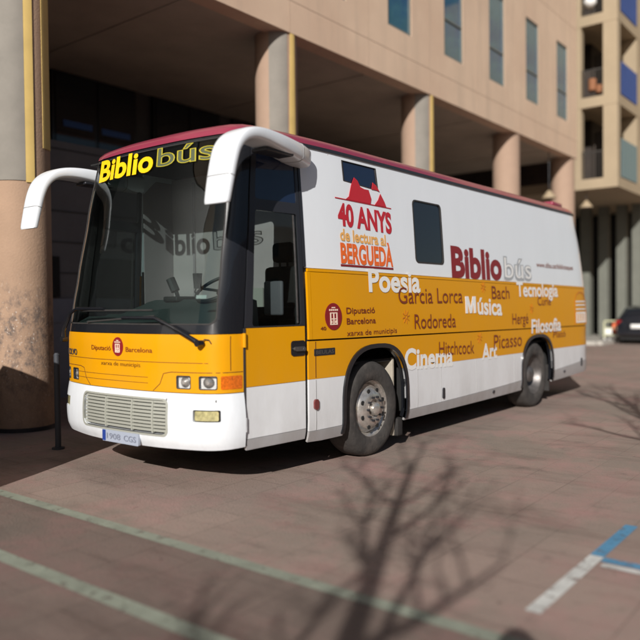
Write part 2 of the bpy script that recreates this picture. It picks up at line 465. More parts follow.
for p in ambers_all:
    mb = MB(); patch(mb, p, ss=.05, sz=.05, o0=.006, o1=-.03); mb.build('indicator_lamp', M['amber'], BUS)
# fine grooves in the yellow front
def line(mb, pts, w=.006, off=.0055, F=B):
    for (a, b), (c, d) in zip(pts, pts[1:]):
        L = math.hypot(c-a, d-b); nx, nz = -(d-b)/L*w/2, (c-a)/L*w/2
        patch(mb, [(a-nx, b-nz), (c-nx, d-nz), (c+nx, d+nz), (a+nx, b+nz)], ss=.08, sz=.08, o0=off, o1=off-.004, F=F)
mb = MB()
for sg in (1, -1):
    line(mb, [(sg*s_y(.80), .866), (sg*s_y(.72), .93), (sg*s_y(.68), 1.02), (sg*s_y(.60), 1.035), (sg*(sE-.004), 1.035)])
line(mb, [(s_y(.13), 1.05), (s_y(.13), 1.34)], .005)
line(mb, [(-s_y(.25), 1.115), (s_y(.25), 1.115)], .005)
for zz in (.93, .98): line(mb, [(s_y(2.0), zz), (s_y(.86), zz)], .004)
mb.build('panel_groove', M['seam'], BUS)
# bumper with bulge
def Fb(s, z, off=0):
    t = max(0, min(1, (z-.37)/.49))
    return B(s, z, off + .045*math.sin(math.pi*min(1, .16+t*.72)) - .03)
fogs = [rect(s_y(.375), s_y(.175), .625, .725, .012, 3)]; fogs.append(mir(fogs[0]))
gr = rect(s_y(1.80), s_y(.64), .495, .79, .05, 4)
bot = lambda s: .375+.02*(abs(s)/sE)**2
bo = [(-sE+2*sE*i/40, bot(-sE+2*sE*i/40)) for i in range(41)]+[(sE-2*sE*i/40, ZB-.006) for i in range(41)]
mb = MB(); patch(mb, bo, fogs+[gr], ss=.06, sz=.04, o0=.02, o1=-.03, F=Fb)
bpz = mb.build('front_bumper', M['white'], BUS, sharp=50); tag(bpz, 'glossy white front bumper')
mb = MB(); patch(mb, gr, ss=.1, sz=.08, o0=-.03, o1=-.04, F=Fb); gb = mb.build('grille', M['black'], BUS)
mb = MB()
for i in range(9):
    z = .515+i*.031; patch(mb, rect(s_y(1.785), s_y(.655), z, z+.021), ss=.08, sz=.05, o0=.006+(i % 2)*.0006, o1=-.02, F=Fb)
for y in (1.44, 1.06, .80): patch(mb, rect(s_y(y+.009), s_y(y-.009), .505, .78), ss=.1, sz=.06, o0=.012, o1=-.01, F=Fb)
mb.build('slats', M['silver'], gb)
mb = MB(); patch(mb, rect(s_y(1.82), s_y(.62), .478, .806, .06, 4), [rect(s_y(1.80), s_y(.64), .495, .79, .05, 4)], ss=.08, sz=.06, o0=.024, o1=.0, F=Fb)
mb.build('grille_frame', M['silver'], gb)
for p in fogs:
    mb = MB(); patch(mb, p, ss=.06, sz=.04, o0=-.008, o1=-.03, F=Fb); fg = mb.build('fog_lamp', M['black'], BUS)
    sc = sum(q[0] for q in p)/len(p)
    inner = [((a-sc)*.86+sc, (b-.675)*.8+.675) for a, b in p]
    mb = MB(); patch(mb, inner, ss=.06, sz=.04, o0=.012, o1=-.007, F=Fb); mb.build('fog_lens', M['fog'], fg)
mb = MB()
for y in (.64, .20): 
    c = Fb(s_y(y), .80, .02); mb.lathe([(.001, -.006), (.011, -.006), (.011, .0)], c, 'y', 12)
mb.build('bumper_bolt', M['seamw'], BUS)
# number plate
def Fpl(s, z, off=0):
    p = Fb(s, .43, off); q = Fb(s_y(1.21), .43, off); return Vector((q.x, p.y, z))
mb = MB(); patch(mb, rect(s_y(1.47), s_y(.95), .372, .478, .01, 3), ss=.3, sz=.1, o0=.045, o1=.02, F=Fpl); pl = mb.build('number_plate', M['plate'], BUS)
mb = MB(); patch(mb, rect(s_y(1.468), s_y(1.42), .376, .474, .006, 3), ss=.3, sz=.1, o0=.047, o1=.045, F=Fpl); mb.build('blue_strip', mat('plate_blue', (.02, .05, .25), .4), pl)

# windscreen and black mask
sG = s_y(.20)
gl_o = rect(-sG, sG, 1.435, 3.075, .07, 6)
mb = MB(); patch(mb, rect(-sE, sE, ZY+.004, 3.105), [gl_o], ss=.07, sz=.1, o0=.0, o1=-.03); mb.build('windscreen_surround', M['black'], BUS)
mb = MB(); patch(mb, rect(-sG-.005, sG+.005, 1.43, 3.08, .07, 6), ss=.06, sz=.07, o0=-.004, o1=-.009); ws = mb.build('windscreen', M['windscreen'], BUS, sharp=80)
inner = rect(-sG+.012, sG-.012, 1.447, 3.065, .06, 6)
mb = MB(); patch(mb, gl_o, [inner], ss=.07, sz=.1, o0=.004, o1=-.004); mb.build('windscreen_seal', M['rubber'], ws)
# front corner glass strip / black A pillar gloss
# ---- near door
def door(sg, glassm):
    q = (lambda P: P) if sg > 0 else mir
    d = MB(); patch(d, q(band(sD0+.006, sD1-.006, lambda x: .452, lambda x: .893, 6)), ss=.12, sz=.12, o0=.004, o1=-.02)
    dr = d.build('cab_door', M['white_low'], BUS)
    d = MB(); patch(d, q(band(sD0+.006, sD1-.006, lambda x: .897, lambda x: 1.40, 6)), ss=.12, sz=.12, o0=.004, o1=-.02); d.build('door_yellow_panel', M['yellow'], dr)
    d = MB(); patch(d, q(band(sD0+.006, sD1-.006, lambda x: .355, lambda x: .448, 6)), ss=.12, sz=.05, o0=.006, o1=-.02); d.build('door_skirt', M['skirt'], dr)
    lo = rect(sD0+.085, sD1-.05, 1.415, 2.43, .03, 3); hi = rect(sD0+.085, sD1-.04, 2.53, 3.03, .03, 3)
    d = MB(); patch(d, q(rect(sD0+.004, sD1-.002, 1.404, 3.105)), [q(lo), q(hi)], ss=.1, sz=.12, o0=.006, o1=-.03); d.build('door_frame', M['charcoal'], dr)
    d = MB(); patch(d, q(lo), ss=.1, sz=.12, o0=-.004, o1=-.008); g = d.build('door_window', glassm, dr)
    d = MB(); patch(d, q(hi), ss=.1, sz=.12, o0=-.002, o1=-.008); d.build('upper_door_glass', M['bluefilm'] if sg > 0 else M['cabglass'], dr)
    d = MB(); patch(d, q(rect(sD1-.10, sD1-.085, 1.43, 2.42)), ss=.1, sz=.12, o0=.004, o1=-.004); d.build('window_divider', M['steel'], dr)
    return dr
DR = door(1, M['cabglass']); door(-1, M['cabglass'])
mb = MB(); patch(mb, rect(s_x(.475), s_x(.655), 1.13, 1.27, .03, 4), ss=.1, sz=.1, o0=.012, o1=0); h = mb.build('door_handle', M['black'], DR)
mb = MB(); patch(mb, rect(s_x(.50), s_x(.635), 1.175, 1.215, .02, 4), ss=.1, sz=.1, o0=.035, o1=.012)
c = B(s_x(.62), 1.19, .02); mb.lathe([(.001, -.02), (.018, -.018), (.02, 0)], c, 'y', 14)
mb.build('handle_grip', M['steel'], DR)
for z in (1.30, .58, ):
    c = B(sD0-.005, z, .015); mb = MB(); mb.tube([c-Vector((0,0,.06)), c+Vector((0,0,.06))], .016, 10); mb.build('door_hinge', M['yellow'] if z > 1 else M['white_low'], DR)
mb = MB(); patch(mb, rect(s_x(.668), s_x(.702), .40, 3.08), ss=.1, sz=.2, o0=-.015, o1=-.03); mb.build('door_seam', M['dark'], BUS)
mb = MB(); patch(mb, rect(s_x(.672), s_x(.70), 1.95, 3.08), ss=.1, sz=.2, o0=.010, o1=-.02); mb.build('door_pillar_trim', M['charcoal'], BUS)
mb = MB(); patch(mb, rect(sD0-.012, sD0+.006, .40, 1.40), ss=.1, sz=.2, o0=.012, o1=-.03); mb.build('door_edge_seal', M['rubber'], BUS)
mb = MB(); patch(mb, mir(rect(sD0-.012, sD0+.006, .40, 1.40)), ss=.1, sz=.2, o0=.006, o1=-.03); mb.build('door_edge_seal', M['rubber'], BUS)
# side windows
for P in (win_a, win_b):
    s0 = min(p[0] for p in P); s1 = max(p[0] for p in P); z0 = min(p[1] for p in P); z1 = max(p[1] for p in P); sc, zc = (s0+s1)/2, (z0+z1)/2
    inn = [((a-sc)*.955+sc, (b-zc)*.955+zc) for a, b in P]
    mb = MB(); patch(mb, P, ss=.2, sz=.1, o0=-.006, o1=-.012); w_ = mb.build('side_window', M['darkglass'] if P is win_b else M['bluefilm'], BUS)
    mb = MB(); patch(mb, P, [inn], ss=.2, sz=.1, o0=.006, o1=-.012); mb.build('window_seal', M['rubber'], w_)
# small side fittings
for x, z, w, h in ((3.22, .52, .05, .13), (8.13, .56, .07, .14), (4.63, .395, .05, .04), (7.3, .46, .06, .04)):
    mb = MB(); patch(mb, rect(s_x(x-w/2), s_x(x+w/2), z-h/2, z+h/2, min(w, h)*.4, 4), ss=.1, sz=.1, o0=.016, o1=0); mb.build('flap_lock', M['charcoal'], BUS)
mb = MB(); patch(mb, rect(s_x(.765), s_x(.825), .61, .71, .028, 5), ss=.1, sz=.1, o0=.022, o1=0); mb.build('side_marker', mat('red_marker', (.16, .03, .03), .25, coat=.5), BUS)
for x, z0, z1 in ((.80, .42, 1.25), (2.62, .42, zm(2.6)-.01), (3.16, .42, zm(3)-.01), (4.1, .42, zm(4)-.01), (5.3, .42, zm(5)-.01)):
    mb = MB(); line(mb, [(s_x(x), z0), (s_x(x), min(z1, zl(x)-.01))], .006 if x < 1 else .003, .0075); mb.build('locker_seam', M['seamw'], BUS)
mb = MB(); line(mb, [(s_x(.80), zl(.8)+.01), (s_x(.80), 1.25)], .006, .0075); mb.build('locker_seam', M['seam'], BUS)

# ---- wheels
def wheel(x, y, rear, near):
    sg = 1 if near else -1       # outer face towards -y when near
    def yy(h): return -h*sg
    c = (x, y, .50)
    mb = MB()
    if not rear:
        prof = [(.30, .05), (.295, .02), (.27, .0), (.26, -.02), (.24, .02), (.20, .065), (.15, .085), (.10, .085), (.085, .06), (.07, .06), (.066, .12), (.045, .135), (.001, .137)]
        mm = M['chrome']
    else:
        prof = [(.30, .05), (.295, .02), (.275, -.02), (.255, -.06), (.22, -.11), (.17, -.13), (.13, -.10), (.125, -.02), (.10, .01), (.06, .025), (.001, .03)]
        mm = M['steel']
    mb.lathe([(r, yy(h)) for r, h in prof], c, 'y', 40)
    w = mb.build('wheel', mm, BUS, fixn=True)
    mb = MB()
    tp = [(.295, .05), (.31, .065), (.36, .075), (.42, .075), (.465, .06), (.487, .035), (.50, .0), (.503, -.08), (.503, -.18), (.485, -.22), (.42, -.24), (.30, -.22)]
    mb.lathe([(r, yy(h)) for r, h in tp], c, 'y', 64)
    mb.build('tyre', M['tyre'], w, fixn=True)
    mb = MB()
    n = 10; rn = .125 if not rear else .145; h0 = .083 if not rear else -.11
    for k in range(n):
        a = 2*math.pi*k/n; p = (x+rn*math.cos(a), y+yy(h0), .5+rn*math.sin(a)); q = (p[0], y+yy(h0+.03), p[2])
        mb.tube([p, q], .013, 6)
    mb.build('wheel_nuts', M['steel'] if rear else M['charcoal'], w)
    mb = MB()
    for k in range(8):
        a = 2*math.pi*(k+.5)/8; rr = .20; hh = .068 if not rear else -.112
        p = (x+rr*math.cos(a), y+yy(hh-.006), .5+rr*math.sin(a)); q = (p[0], y+yy(hh+.004), p[2])
        mb.tube([p, q], .024, 12)
    mb.build('vent_holes', M['dark'], w)
for x, rear in ((1.79, False), (6.19, True)):
    wheel(x, .115, rear, True); wheel(x, W-.115, rear, False)

# ---- mirrors
def mirror(sg):
    Y = (lambda y: y) if sg > 0 else (lambda y: W-y)
    path = [(.70, .10, 2.955), (.50, .03, 2.965), (.20, -.03, 2.985), (-.05, -.06, 3.0), (-.23, -.08, 2.985), (-.35, -.09, 2.935), (-.43, -.095, 2.85), (-.48, -.10, 2.73), (-.52, -.10, 2.57), (-.553, -.10, 2.42), (-.556, -.10, 2.395)]
    P = [(x, Y(y), z) for x, y, z in path]
    rad = [(.11, .090), (.125, .085), (.135, .074), (.140, .062), (.142, .054), (.142, .049), (.141, .045), (.139, .042), (.136, .039), (.130, .036), (.122, .030)]
    # smooth the path
    Q = []; RR = []
    for i in range(len(P)-1):
        for k in range(4):
            t = k/4; p0 = Vector(P[max(i-1, 0)]); p1 = Vector(P[i]); p2 = Vector(P[i+1]); p3 = Vector(P[min(i+2, len(P)-1)])
            Q.append(.5*((2*p1)+(-p0+p2)*t+(2*p0-5*p1+4*p2-p3)*t*t+(-p0+3*p1-3*p2+p3)*t**3))
            RR.append(tuple(rad[i][j]*(1-t)+rad[i+1][j]*t for j in (0, 1)))
    Q.append(Vector(P[-1])); RR.append(rad[-1])
    mb = MB(); mb.tube(Q, RR, 24, True, Vector((0, 1, 0)))
    a = mb.build('mirror_arm', M['white'], BUS, fixn=True, sharp=60)
    for (i0, nm) in ((4, 'arm_joint'), (31, 'housing_joint')):
        mb = MB(); mb.tube([Q[i0], Q[i0]+(Q[i0+1]-Q[i0]).normalized()*.008], (RR[i0][0]+.002, RR[i0][1]+.002), 24, True, Vector((0, 1, 0))) if 0 else mb.tube([Q[i0], Q[i0]+(Q[i0+1]-Q[i0]).normalized()*.007], [(RR[i0][0]+.0025, RR[i0][1]+.0025)]*2, 24, True, Vector((0, 1, 0)))
        mb.build(nm, M['seamw'], a)
    mb = MB(); y0, y1 = sorted((Y(-.175), Y(-.025)))
    mb.prism([(-.515, 2.45), (-.497, 2.45), (-.447, 2.68), (-.465, 2.68)], 'y', y0, y1)
    mb.build('mirror_glass', M['darkglass'], a)
    y0, y1 = sorted((Y(-.12), Y(.06)))
    mb = MB(); mb.box(.0, .36, y0, y1, 2.893, 2.925, .012); mb.build('arm_shade_plate', M['charcoal'], a)  # charcoal plate colours in the shade under the white arm
mirror(1); mirror(-1)

# ---- wipers
def wiper(pts, blade, r=.016):
    mb = MB(); mb.tube(pts, [r*1.5, r*1.2]+[r]*(len(pts)-2), 8)
    mb.tube([Vector(pts[0])+Vector((.03, 0, 0)), Vector(pts[0])-Vector((.03, 0, 0))], .028, 12)
    w = mb.build('wiper', M['black'], BUS)
    mb = MB(); mb.tube(blade, .009, 6); mb.build('wiper_blade', M['rubber'], w)
Bp = lambda y, z, o: B(s_y(y), z, o)
wiper([Bp(.30, 1.285, .05), Bp(.36, 1.32, .06), Bp(.56, 1.41, .06), Bp(.76, 1.485, .05), Bp(1.2, 1.49, .035)], [Bp(1.78-.07*i, 1.452+.004*i, .018) for i in range(15)])
wiper([Bp(2.27, 1.28, .05), Bp(2.26, 1.36, .06), Bp(2.12, 1.53, .06), Bp(2.0, 1.575, .05), Bp(1.5, 1.575, .03)], [Bp(1.95-.08*i, 1.56, .018) for i in range(15)])
mb = MB(); c = Bp(.235, 1.29, .02); mb.tube([Bp(.30, 1.285, .03), Bp(.27, 1.315, .02), Bp(.24, 1.31, .015), Bp(.225, 1.28, .01)], .005, 6); mb.build('washer_hose', M['rubber'], BUS)

# ---- cab interior
mb = MB(); mb.box(-.2, 8.4, .12, 2.40, .97, 1.0); mb.build('cab_floor', M['dark'], BUS)
mb = MB(); mb.box(1.12, 1.16, .10, 2.42, 1.0, 3.06); pt = mb.build('partition', M['mauve'], BUS)
mb = MB(); mb.box(1.10, 1.118, 1.28, 1.33, 1.0, 3.0); mb.box(1.10, 1.118, 2.0, 2.03, 1.0, 3.0); mb.build('partition_post', M['mauve2'], pt)
mb = MB(); mb.box(.70, 1.115, 2.39, 2.40, 1.0, 3.02); mb.build('cab_side_lining', M['mauve2'], BUS)
mb = MB(); mb.box(.62, 1.115, .06, .11, 1.0, 1.9); mb.build('cab_side_lining', M['plastic'], BUS)
mb = MB(); mb.box(.0, 1.115, .16, 2.36, 3.07, 3.085); mb.build('cab_ceiling', M['dark'], BUS)
# dashboard: prism across the cab
mb = MB()
ring = []
for k in range(17):
    y = .22+(2.30-.22)*k/16; xf = bp(s_y(min(max(y, .2), 2.32)))[0]+.08
    zt = 1.66 if y < 1.6 else 1.66-.14*min(1, (y-1.6)/.3)
    ring.append([(xf, y, 1.0), (xf, y, 1.43), (xf+.15, y, 1.50), (.10, y, zt-.02), (.14, y, zt), (.22, y, zt-.02), (.26, y, 1.2), (.26, y, 1.0)])
mb.loft(ring, True, False, True); mb.build('dashboard', M['dash'], BUS, fixn=True)
mb = MB()
c = Vector((.20, .70, 1.76)); ax = Vector((-.55, 0, .83)).normalized(); u = Vector((0, 1, 0)); v = ax.cross(u)
mb.tube([c+u*.215*math.cos(2*math.pi*k/28)+v*.215*math.sin(2*math.pi*k/28) for k in range(29)], .016, 8)
mb.tube([c-u*.2, c-ax*.03, c+u*.2], .014, 6); mb.tube([c-ax*.04, c-ax*.3], .03, 8)
mb.build('steering_wheel', M['plastic'], BUS)
mb = MB(); mb.box(.62, 1.0, .32, .78, 1.45, 1.58, .04); mb.box(.90, 1.04, .33, .77, 1.5, 1.98, .05); mb.box(.92, 1.02, .42, .68, 2.02, 2.22, .045); mb.box(.70, .95, .4, .7, 1.0, 1.45)
mb.tube([(.97, .5, 1.96), (.97, .5, 2.06)], .012, 6); mb.tube([(.97, .6, 1.96), (.97, .6, 2.06)], .012, 6)
mb.build('driver_seat', M['seat'], BUS)
mb = MB(); mb.box(.50, .54, .17, .40, 1.50, 1.82, .02); mb.build('reflection_box', mat('grey_box', (.13, .13, .14), .6), BUS)  # grey box stands in for a reflection in the door window
mb = MB(); mb.tube([(.12, 1.15, 1.66), (.10, 1.17, 1.76)], .02, 8); mb.tube([(.10, 1.17, 1.74), (.08, 1.22, 1.86)], .045, 10)
mb.box(.05, .3, 1.1, 1.3, 1.64, 1.69, .015)
mb.tube([(.14, .88, 1.66), (.12, .92, 1.73), (.12, .88, 1.80)], .008, 6); mb.tube([(.12, .88, 1.76), (.11, .87, 1.90)], [.035, .045], 8)
mb.build('dash_fittings', M['plastic'], BUS)
mb = MB(); mb.box(1.09, 1.105, .95, 1.25, 1.55, 1.78); mb.build('notice', mat('pale_card', (.45, .43, .38), .7), BUS)
mb = MB(); patch(mb, frect(.40, .30, 1.66, 1.69, .004), ss=.2, sz=.1, o0=-.012, o1=-.014); mb.build('windscreen_sticker', M['t_white'], ws)
mb = MB(); mb.tube([(1.08, .42, 1.0), (1.08, .42, 2.95)], .02, 8); mb.build('grab_rail', mat('yellow_rail', (.55, .6, .08), .4), BUS)

# ------------------------------------------------------------------ lettering
_tc = {}
def glyphs(txt, bold=0.0):
    cu = bpy.data.curves.new('t', 'FONT'); cu.body = txt; cu.size = 1; cu.offset = bold; cu.resolution_u = 4
    o = bpy.data.objects.new('t', cu); col.objects.link(o)
    dg = bpy.context.evaluated_depsgraph_get(); ev = o.evaluated_get(dg); me = ev.to_mesh(); bmt = bmesh.new(); bmt.from_mesh(me); bmesh.ops.triangulate(bmt, faces=bmt.faces[:], quad_method='BEAUTY', ngon_method='EAR_CLIP'); bmt.to_mesh(me); bmt.free()
    V = [(v.co.x, v.co.y) for v in me.vertices]; Fc = [tuple(p.vertices) for p in me.polygons]
    ev.to_mesh_clear(); bpy.data.objects.remove(o); bpy.data.curves.remove(cu)
    return V, Fc
V_, _ = glyphs('H'); CAP = max(v[1] for v in V_)
def text(mb, txt, a0, a1, zb_, cap, off=.006, F=B, S=None, bold=0, slope=0, shear=0, dirn=1):
    """text from a0 to a1 (side x or front y through S), baseline zb_, cap height cap"""
    V, Fc = glyphs(txt, bold)
    x0 = min(v[0] for v in V); x1 = max(v[0] for v in V)
    P = []
    for x, y in V:
        t = (x-x0)/(x1-x0) + shear*y
        a = a0+(a1-a0)*t
        P.append(F(S(a), zb_+slope*t+y*cap/CAP, off))
    # keep the faces looking outwards
    mb.add(P, Fc)
def outline_text(mb, txt, a0, a1, zb_, cap, off, S, w=.012, shear=0):
    cu = bpy.data.curves.new('t', 'FONT'); cu.body = txt; cu.size = 1; cu.fill_mode = 'NONE'; cu.bevel_depth = w; cu.bevel_resolution = 0; cu.resolution_u = 4; cu.offset = .01
    o = bpy.data.objects.new('t', cu); col.objects.link(o)
    ev = o.evaluated_get(bpy.context.evaluated_depsgraph_get()); me = ev.to_mesh()
    V = [tuple(v.co) for v in me.vertices]; Fc = [tuple(p.vertices) for p in me.polygons]
    ev.to_mesh_clear(); bpy.data.objects.remove(o); bpy.data.curves.remove(cu)
    x0 = min(v[0] for v in V); x1 = max(v[0] for v in V)
    mb.add([B(S(a0+(a1-a0)*((x-x0)/(x1-x0)+shear*y)), zb_+y*cap/CAP, off+z*.12) for x, y, z in V], Fc)
def side_text(name, m, items, parent, off=.006):
    for it in items:
        mb = MB(); text(mb, it[0], it[1], it[2], it[3], it[4], off, B, s_x, it[5] if len(it) > 5 else 0, it[6] if len(it) > 6 else 0)
        o = mb.build(name, m, parent)
    return o
OY = .0175
side_text('white_lettering', M['t_white'], [('Poesia', 1.66, 2.70, 1.728, .225, .030), ('Tecnologia', 5.40, 7.02, 1.685, .195, .026)], upy, .0185)
side_text('white_lettering', M['t_white'], [('úsica', 4.13, 4.88, 1.455, .215, .026, -.03)], upy, OY)
mb = MB(); mw, mh = .29, .215
MP = [(0, 0), (.22, 0), (.22, .62), (.40, .0), (.60, .0), (.78, .62), (.78, 0), (1, 0), (1, 1), (.70, 1), (.50, .36), (.30, 1), (0, 1)]
patch(mb, [(s_x(3.80+u*mw), 1.465+v*mh) for u, v in MP], ss=.2, sz=.2, o0=OY, o1=OY-.003); mb.build('white_lettering', M['t_white'], upy)
side_text('white_lettering', M['t_white'], [('Filosofia', 5.90, 7.12, 1.14, .195, .026)], upy, .019)
side_text('white_lettering', M['t_white'], [('Cinema', 2.34, 3.46, .87, .22, .034, -.035), ('Art', 4.26, 4.72, .85, .20, .03)], shell, .008)
side_text('name_lettering', M['t_brown'], [('Garcia Lorca', 2.22, 3.72, 1.60, .175, .0), ('Rodoreda', 2.54, 3.52, 1.315, .16, .0, -.01), ('Bach', 4.57, 5.14, 1.65, .17, .0), ('Hergé', 5.21, 5.78, 1.29, .15, .0), ('Curie', 6.16, 6.70, 1.55, .125, .0)], upy, OY+.003)
side_text('name_lettering', M['t_brown'], [('Hitchcock', 3.11, 4.03, .98, .16, .0, -.03), ('Picasso', 4.62, 5.56, .97, .19, .0), ('Plató', 6.8, 7.35, 1.03, .10, .0)], shell, .011)
side_text('title_lettering', M['t_red'], [('Biblio', 3.50, 4.96, 1.93, .355, .040, -.005)], shell, .005)
# outlined second half of the title
side_text('title_outline', M['t_grey'], [('bús', 5.03, 6.02, 1.93, .30, .040)], shell, .004)
side_text('title_fill', M['t_white'], [('bús', 5.055, 5.995, 1.945, .285, -.005)], shell, .007)
side_text('web_address', M['t_brown'], [('www.diba.cat/biblioteques', 6.23, 7.84, 2.135, .075, .006)], shell, .005)
side_text('anniversary_title', M['t_crimson'], [('40 ANYS', 1.215, 2.185, 2.385, .205, .040, -.02)], shell, .005)
side_text('anniversary_subtitle', M['t_gold'], [('de lectura al', 1.23, 2.05, 2.23, .11, .03, -.01)], shell, .005)
side_text('anniversary_town', M['t_orange'], [('BERGUEDÀ', 1.225, 2.17, 2.01, .185, .036, -.005)], shell, .005)
mb = MB(); patch(mb, [(s_x(1.22), 1.972), (s_x(2.17), 1.965), (s_x(2.17), 1.985), (s_x(1.22), 1.992)], ss=.2, sz=.1, o0=.005, o1=.001); mb.build('underline', M['t_red'], shell)
side_text('institution_name', M['t_brown'], [('Diputació', 1.255, 1.755, 1.505, .058, .012), ('Barcelona', 1.255, 1.765, 1.40, .058, .012), ('xarxa de municipis', 1.255, 2.17, 1.285, .052, .002)], upy, OY)
side_text('body_builder_name', M['t_badge'], [('BEULAS', .80, 1.055, 1.130, .035, .02)], shell, .012)
mb = MB(); patch(mb, rect(s_x(.78), s_x(1.075), 1.115, 1.18, .004, 2), ss=.2, sz=.1, o0=.009, o1=.003); mb.build('name_badge', M['t_black'], BUS)
# mountain drawing over the anniversary title
mb = MB()
for P in ([(1.36, 2.645), (1.42, 2.68), (1.47, 2.80), (1.53, 2.885), (1.585, 2.86), (1.63, 2.80), (1.70, 2.785), (1.78, 2.785), (1.82, 2.70), (1.80, 2.642)],
          [(1.84, 2.80), (1.865, 2.875), (1.93, 2.85), (1.99, 2.79), (1.93, 2.80)],
          [(1.88, 2.64), (1.95, 2.70), (2.0, 2.77), (2.07, 2.69), (2.10, 2.638)]):
    patch(mb, [(s_x(x), z) for x, z in P], ss=.1, sz=.08, o0=.008, o1=.003)
line(mb, [(s_x(1.19), 2.645), (s_x(2.20), 2.632)], .010, .005)
mb.build('mountain_drawing', M['t_crimson'], shell)
# small sunburst marks
def sunburst(x, z, r, off):
    mb = MB()
    for k in range(8):
        a = math.pi*k/4+.2
        line(mb, [(s_x(x+r*.25*math.cos(a)), z+r*.25*math.sin(a)), (s_x(x+r*math.cos(a)), z+r*math.sin(a))], r*.14, off)
    return mb
for x, z, par, of in ((2.37, 1.45, upy, OY), (4.33, 1.80, upy, OY), (5.93, 1.50, upy, OY), (4.20, 1.14, shell, .009)):
    sunburst(x, z, .075, of).build('sunburst_mark', M['t_rust'], par)
# crest: red ellipse with a cream castle-like device
def crest(par, S_, a, z, rx, rz, off, sg=1):
    mb = MB(); patch(mb, [(S_(a+rx*math.cos(2*math.pi*k/28)), z+rz*math.sin(2*math.pi*k/28)) for k in range(28)][::sg], ss=.1, sz=.1, o0=off, o1=off-.004)
    c = mb.build('crest', M['t_red'], par)
    mb = MB()
    def rr(u0, u1, v0, v1):
        xs = sorted((S_(a+u0*rx), S_(a+u1*rx))); patch(mb, rect(xs[0], xs[1], z+v0*rz, z+v1*rz), ss=.2, sz=.2, o0=off+.003, o1=off)
    for u in (-.42, -.05, .32): rr(u, u+.12, -.62, .30)
    for v in (-.62, -.22, .22): rr(-.42, .44, v, v+.08)
    for u in (-.5, -.28, -.06, .16, .38): rr(u, u+.13, .42, .55)
    rr(-.2, .2, .62, .70); rr(-.30, -.18, -.5, -.3); rr(.16, .28, -.5, -.3)
    mb.build('crest_device', M['crest'], c)
crest(upy, s_x, 1.055, 1.48, .125, .130, OY)
crest(fp, s_y, 1.262, 1.237, .078, .085, .008, -1)
mb = MB()
text(mb, '40', .86, .94, 1.355, .03, OY, B, s_x, .02); mb.build('small_mark', M['t_brown'], upy)
# arch emblem near the rear of the flap
mb = MB()
pts = [(7.80, 1.20)]+[(7.80+.31*(1-math.cos(math.pi*k/12)), 1.56+.20*math.sin(math.pi*k/12)) for k in range(13)]+[(8.42, 1.20)]
line(mb, [(s_x(x), z) for x, z in pts], .022, OY)
mb.build('arch_emblem', M['t_rust'], upy)
mb = MB()
for v in (1.24, 1.40, 1.46, 1.53, 1.59): patch(mb, rect(s_x(7.86), s_x(8.36), v, v+.022), ss=.3, sz=.1, o0=OY, o1=OY-.003)
for u in (7.86, 7.98, 8.10, 8.22, 8.34): patch(mb, rect(s_x(u), s_x(u+.05), 1.24, 1.41), ss=.3, sz=.1, o0=OY, o1=OY-.003)
mb.build('arch_emblem_lines', M['t_white'], upy)
# front
mb = MB()
text(mb, 'Diputació', 1.68, 1.365, 1.20, .042, .008, B, s_y, .008); text(mb, 'Barcelona', 1.145, .80, 1.195, .042, .008, B, s_y, .008)
mb.build('institution_name', M['t_brown'], fp)
mb = MB(); text(mb, 'xarxa de municipis', 1.52, .95, 1.065, .036, .008, B, s_y, 0); mb.build('network_name', M['t_thin'], fp)
mb = MB(); text(mb, 'VOLVO', 2.285, 2.0, 1.135, .055, .010, B, s_y, .03); mb.build('maker_name', M['t_badge'], fp)
mb = MB(); text(mb, '1908', 1.40, 1.20, .40, .05, .049, Fpl, s_y, .01); text(mb, 'CGS', 1.15, .98, .40, .05, .049, Fpl, s_y, .01); mb.build('plate_characters', mat('plate_ink', (.19, .21, .27), .5), pl)
# destination style lettering on top of the windscreen
mb = MB(); text(mb, 'Biblio', 2.15, 1.17, 2.86, .21, .006, B, s_y, .03, 0, -.06); mb.build('title_lettering', M['t_yellow'], ws)
mb = MB(); outline_text(mb, 'bús', 1.12, .34, 2.885, .175, .006, s_y, .014, -.06); mb.build('title_outline', mat('dull_yellow_outline', (.42, .36, .03), .5), ws)
mb = MB(); text(mb, 'bús', 1.11, .35, 2.885, .175, .003, B, s_y, .0, 0, -.06); mb.build('title_fill', M['t_olive'], ws)
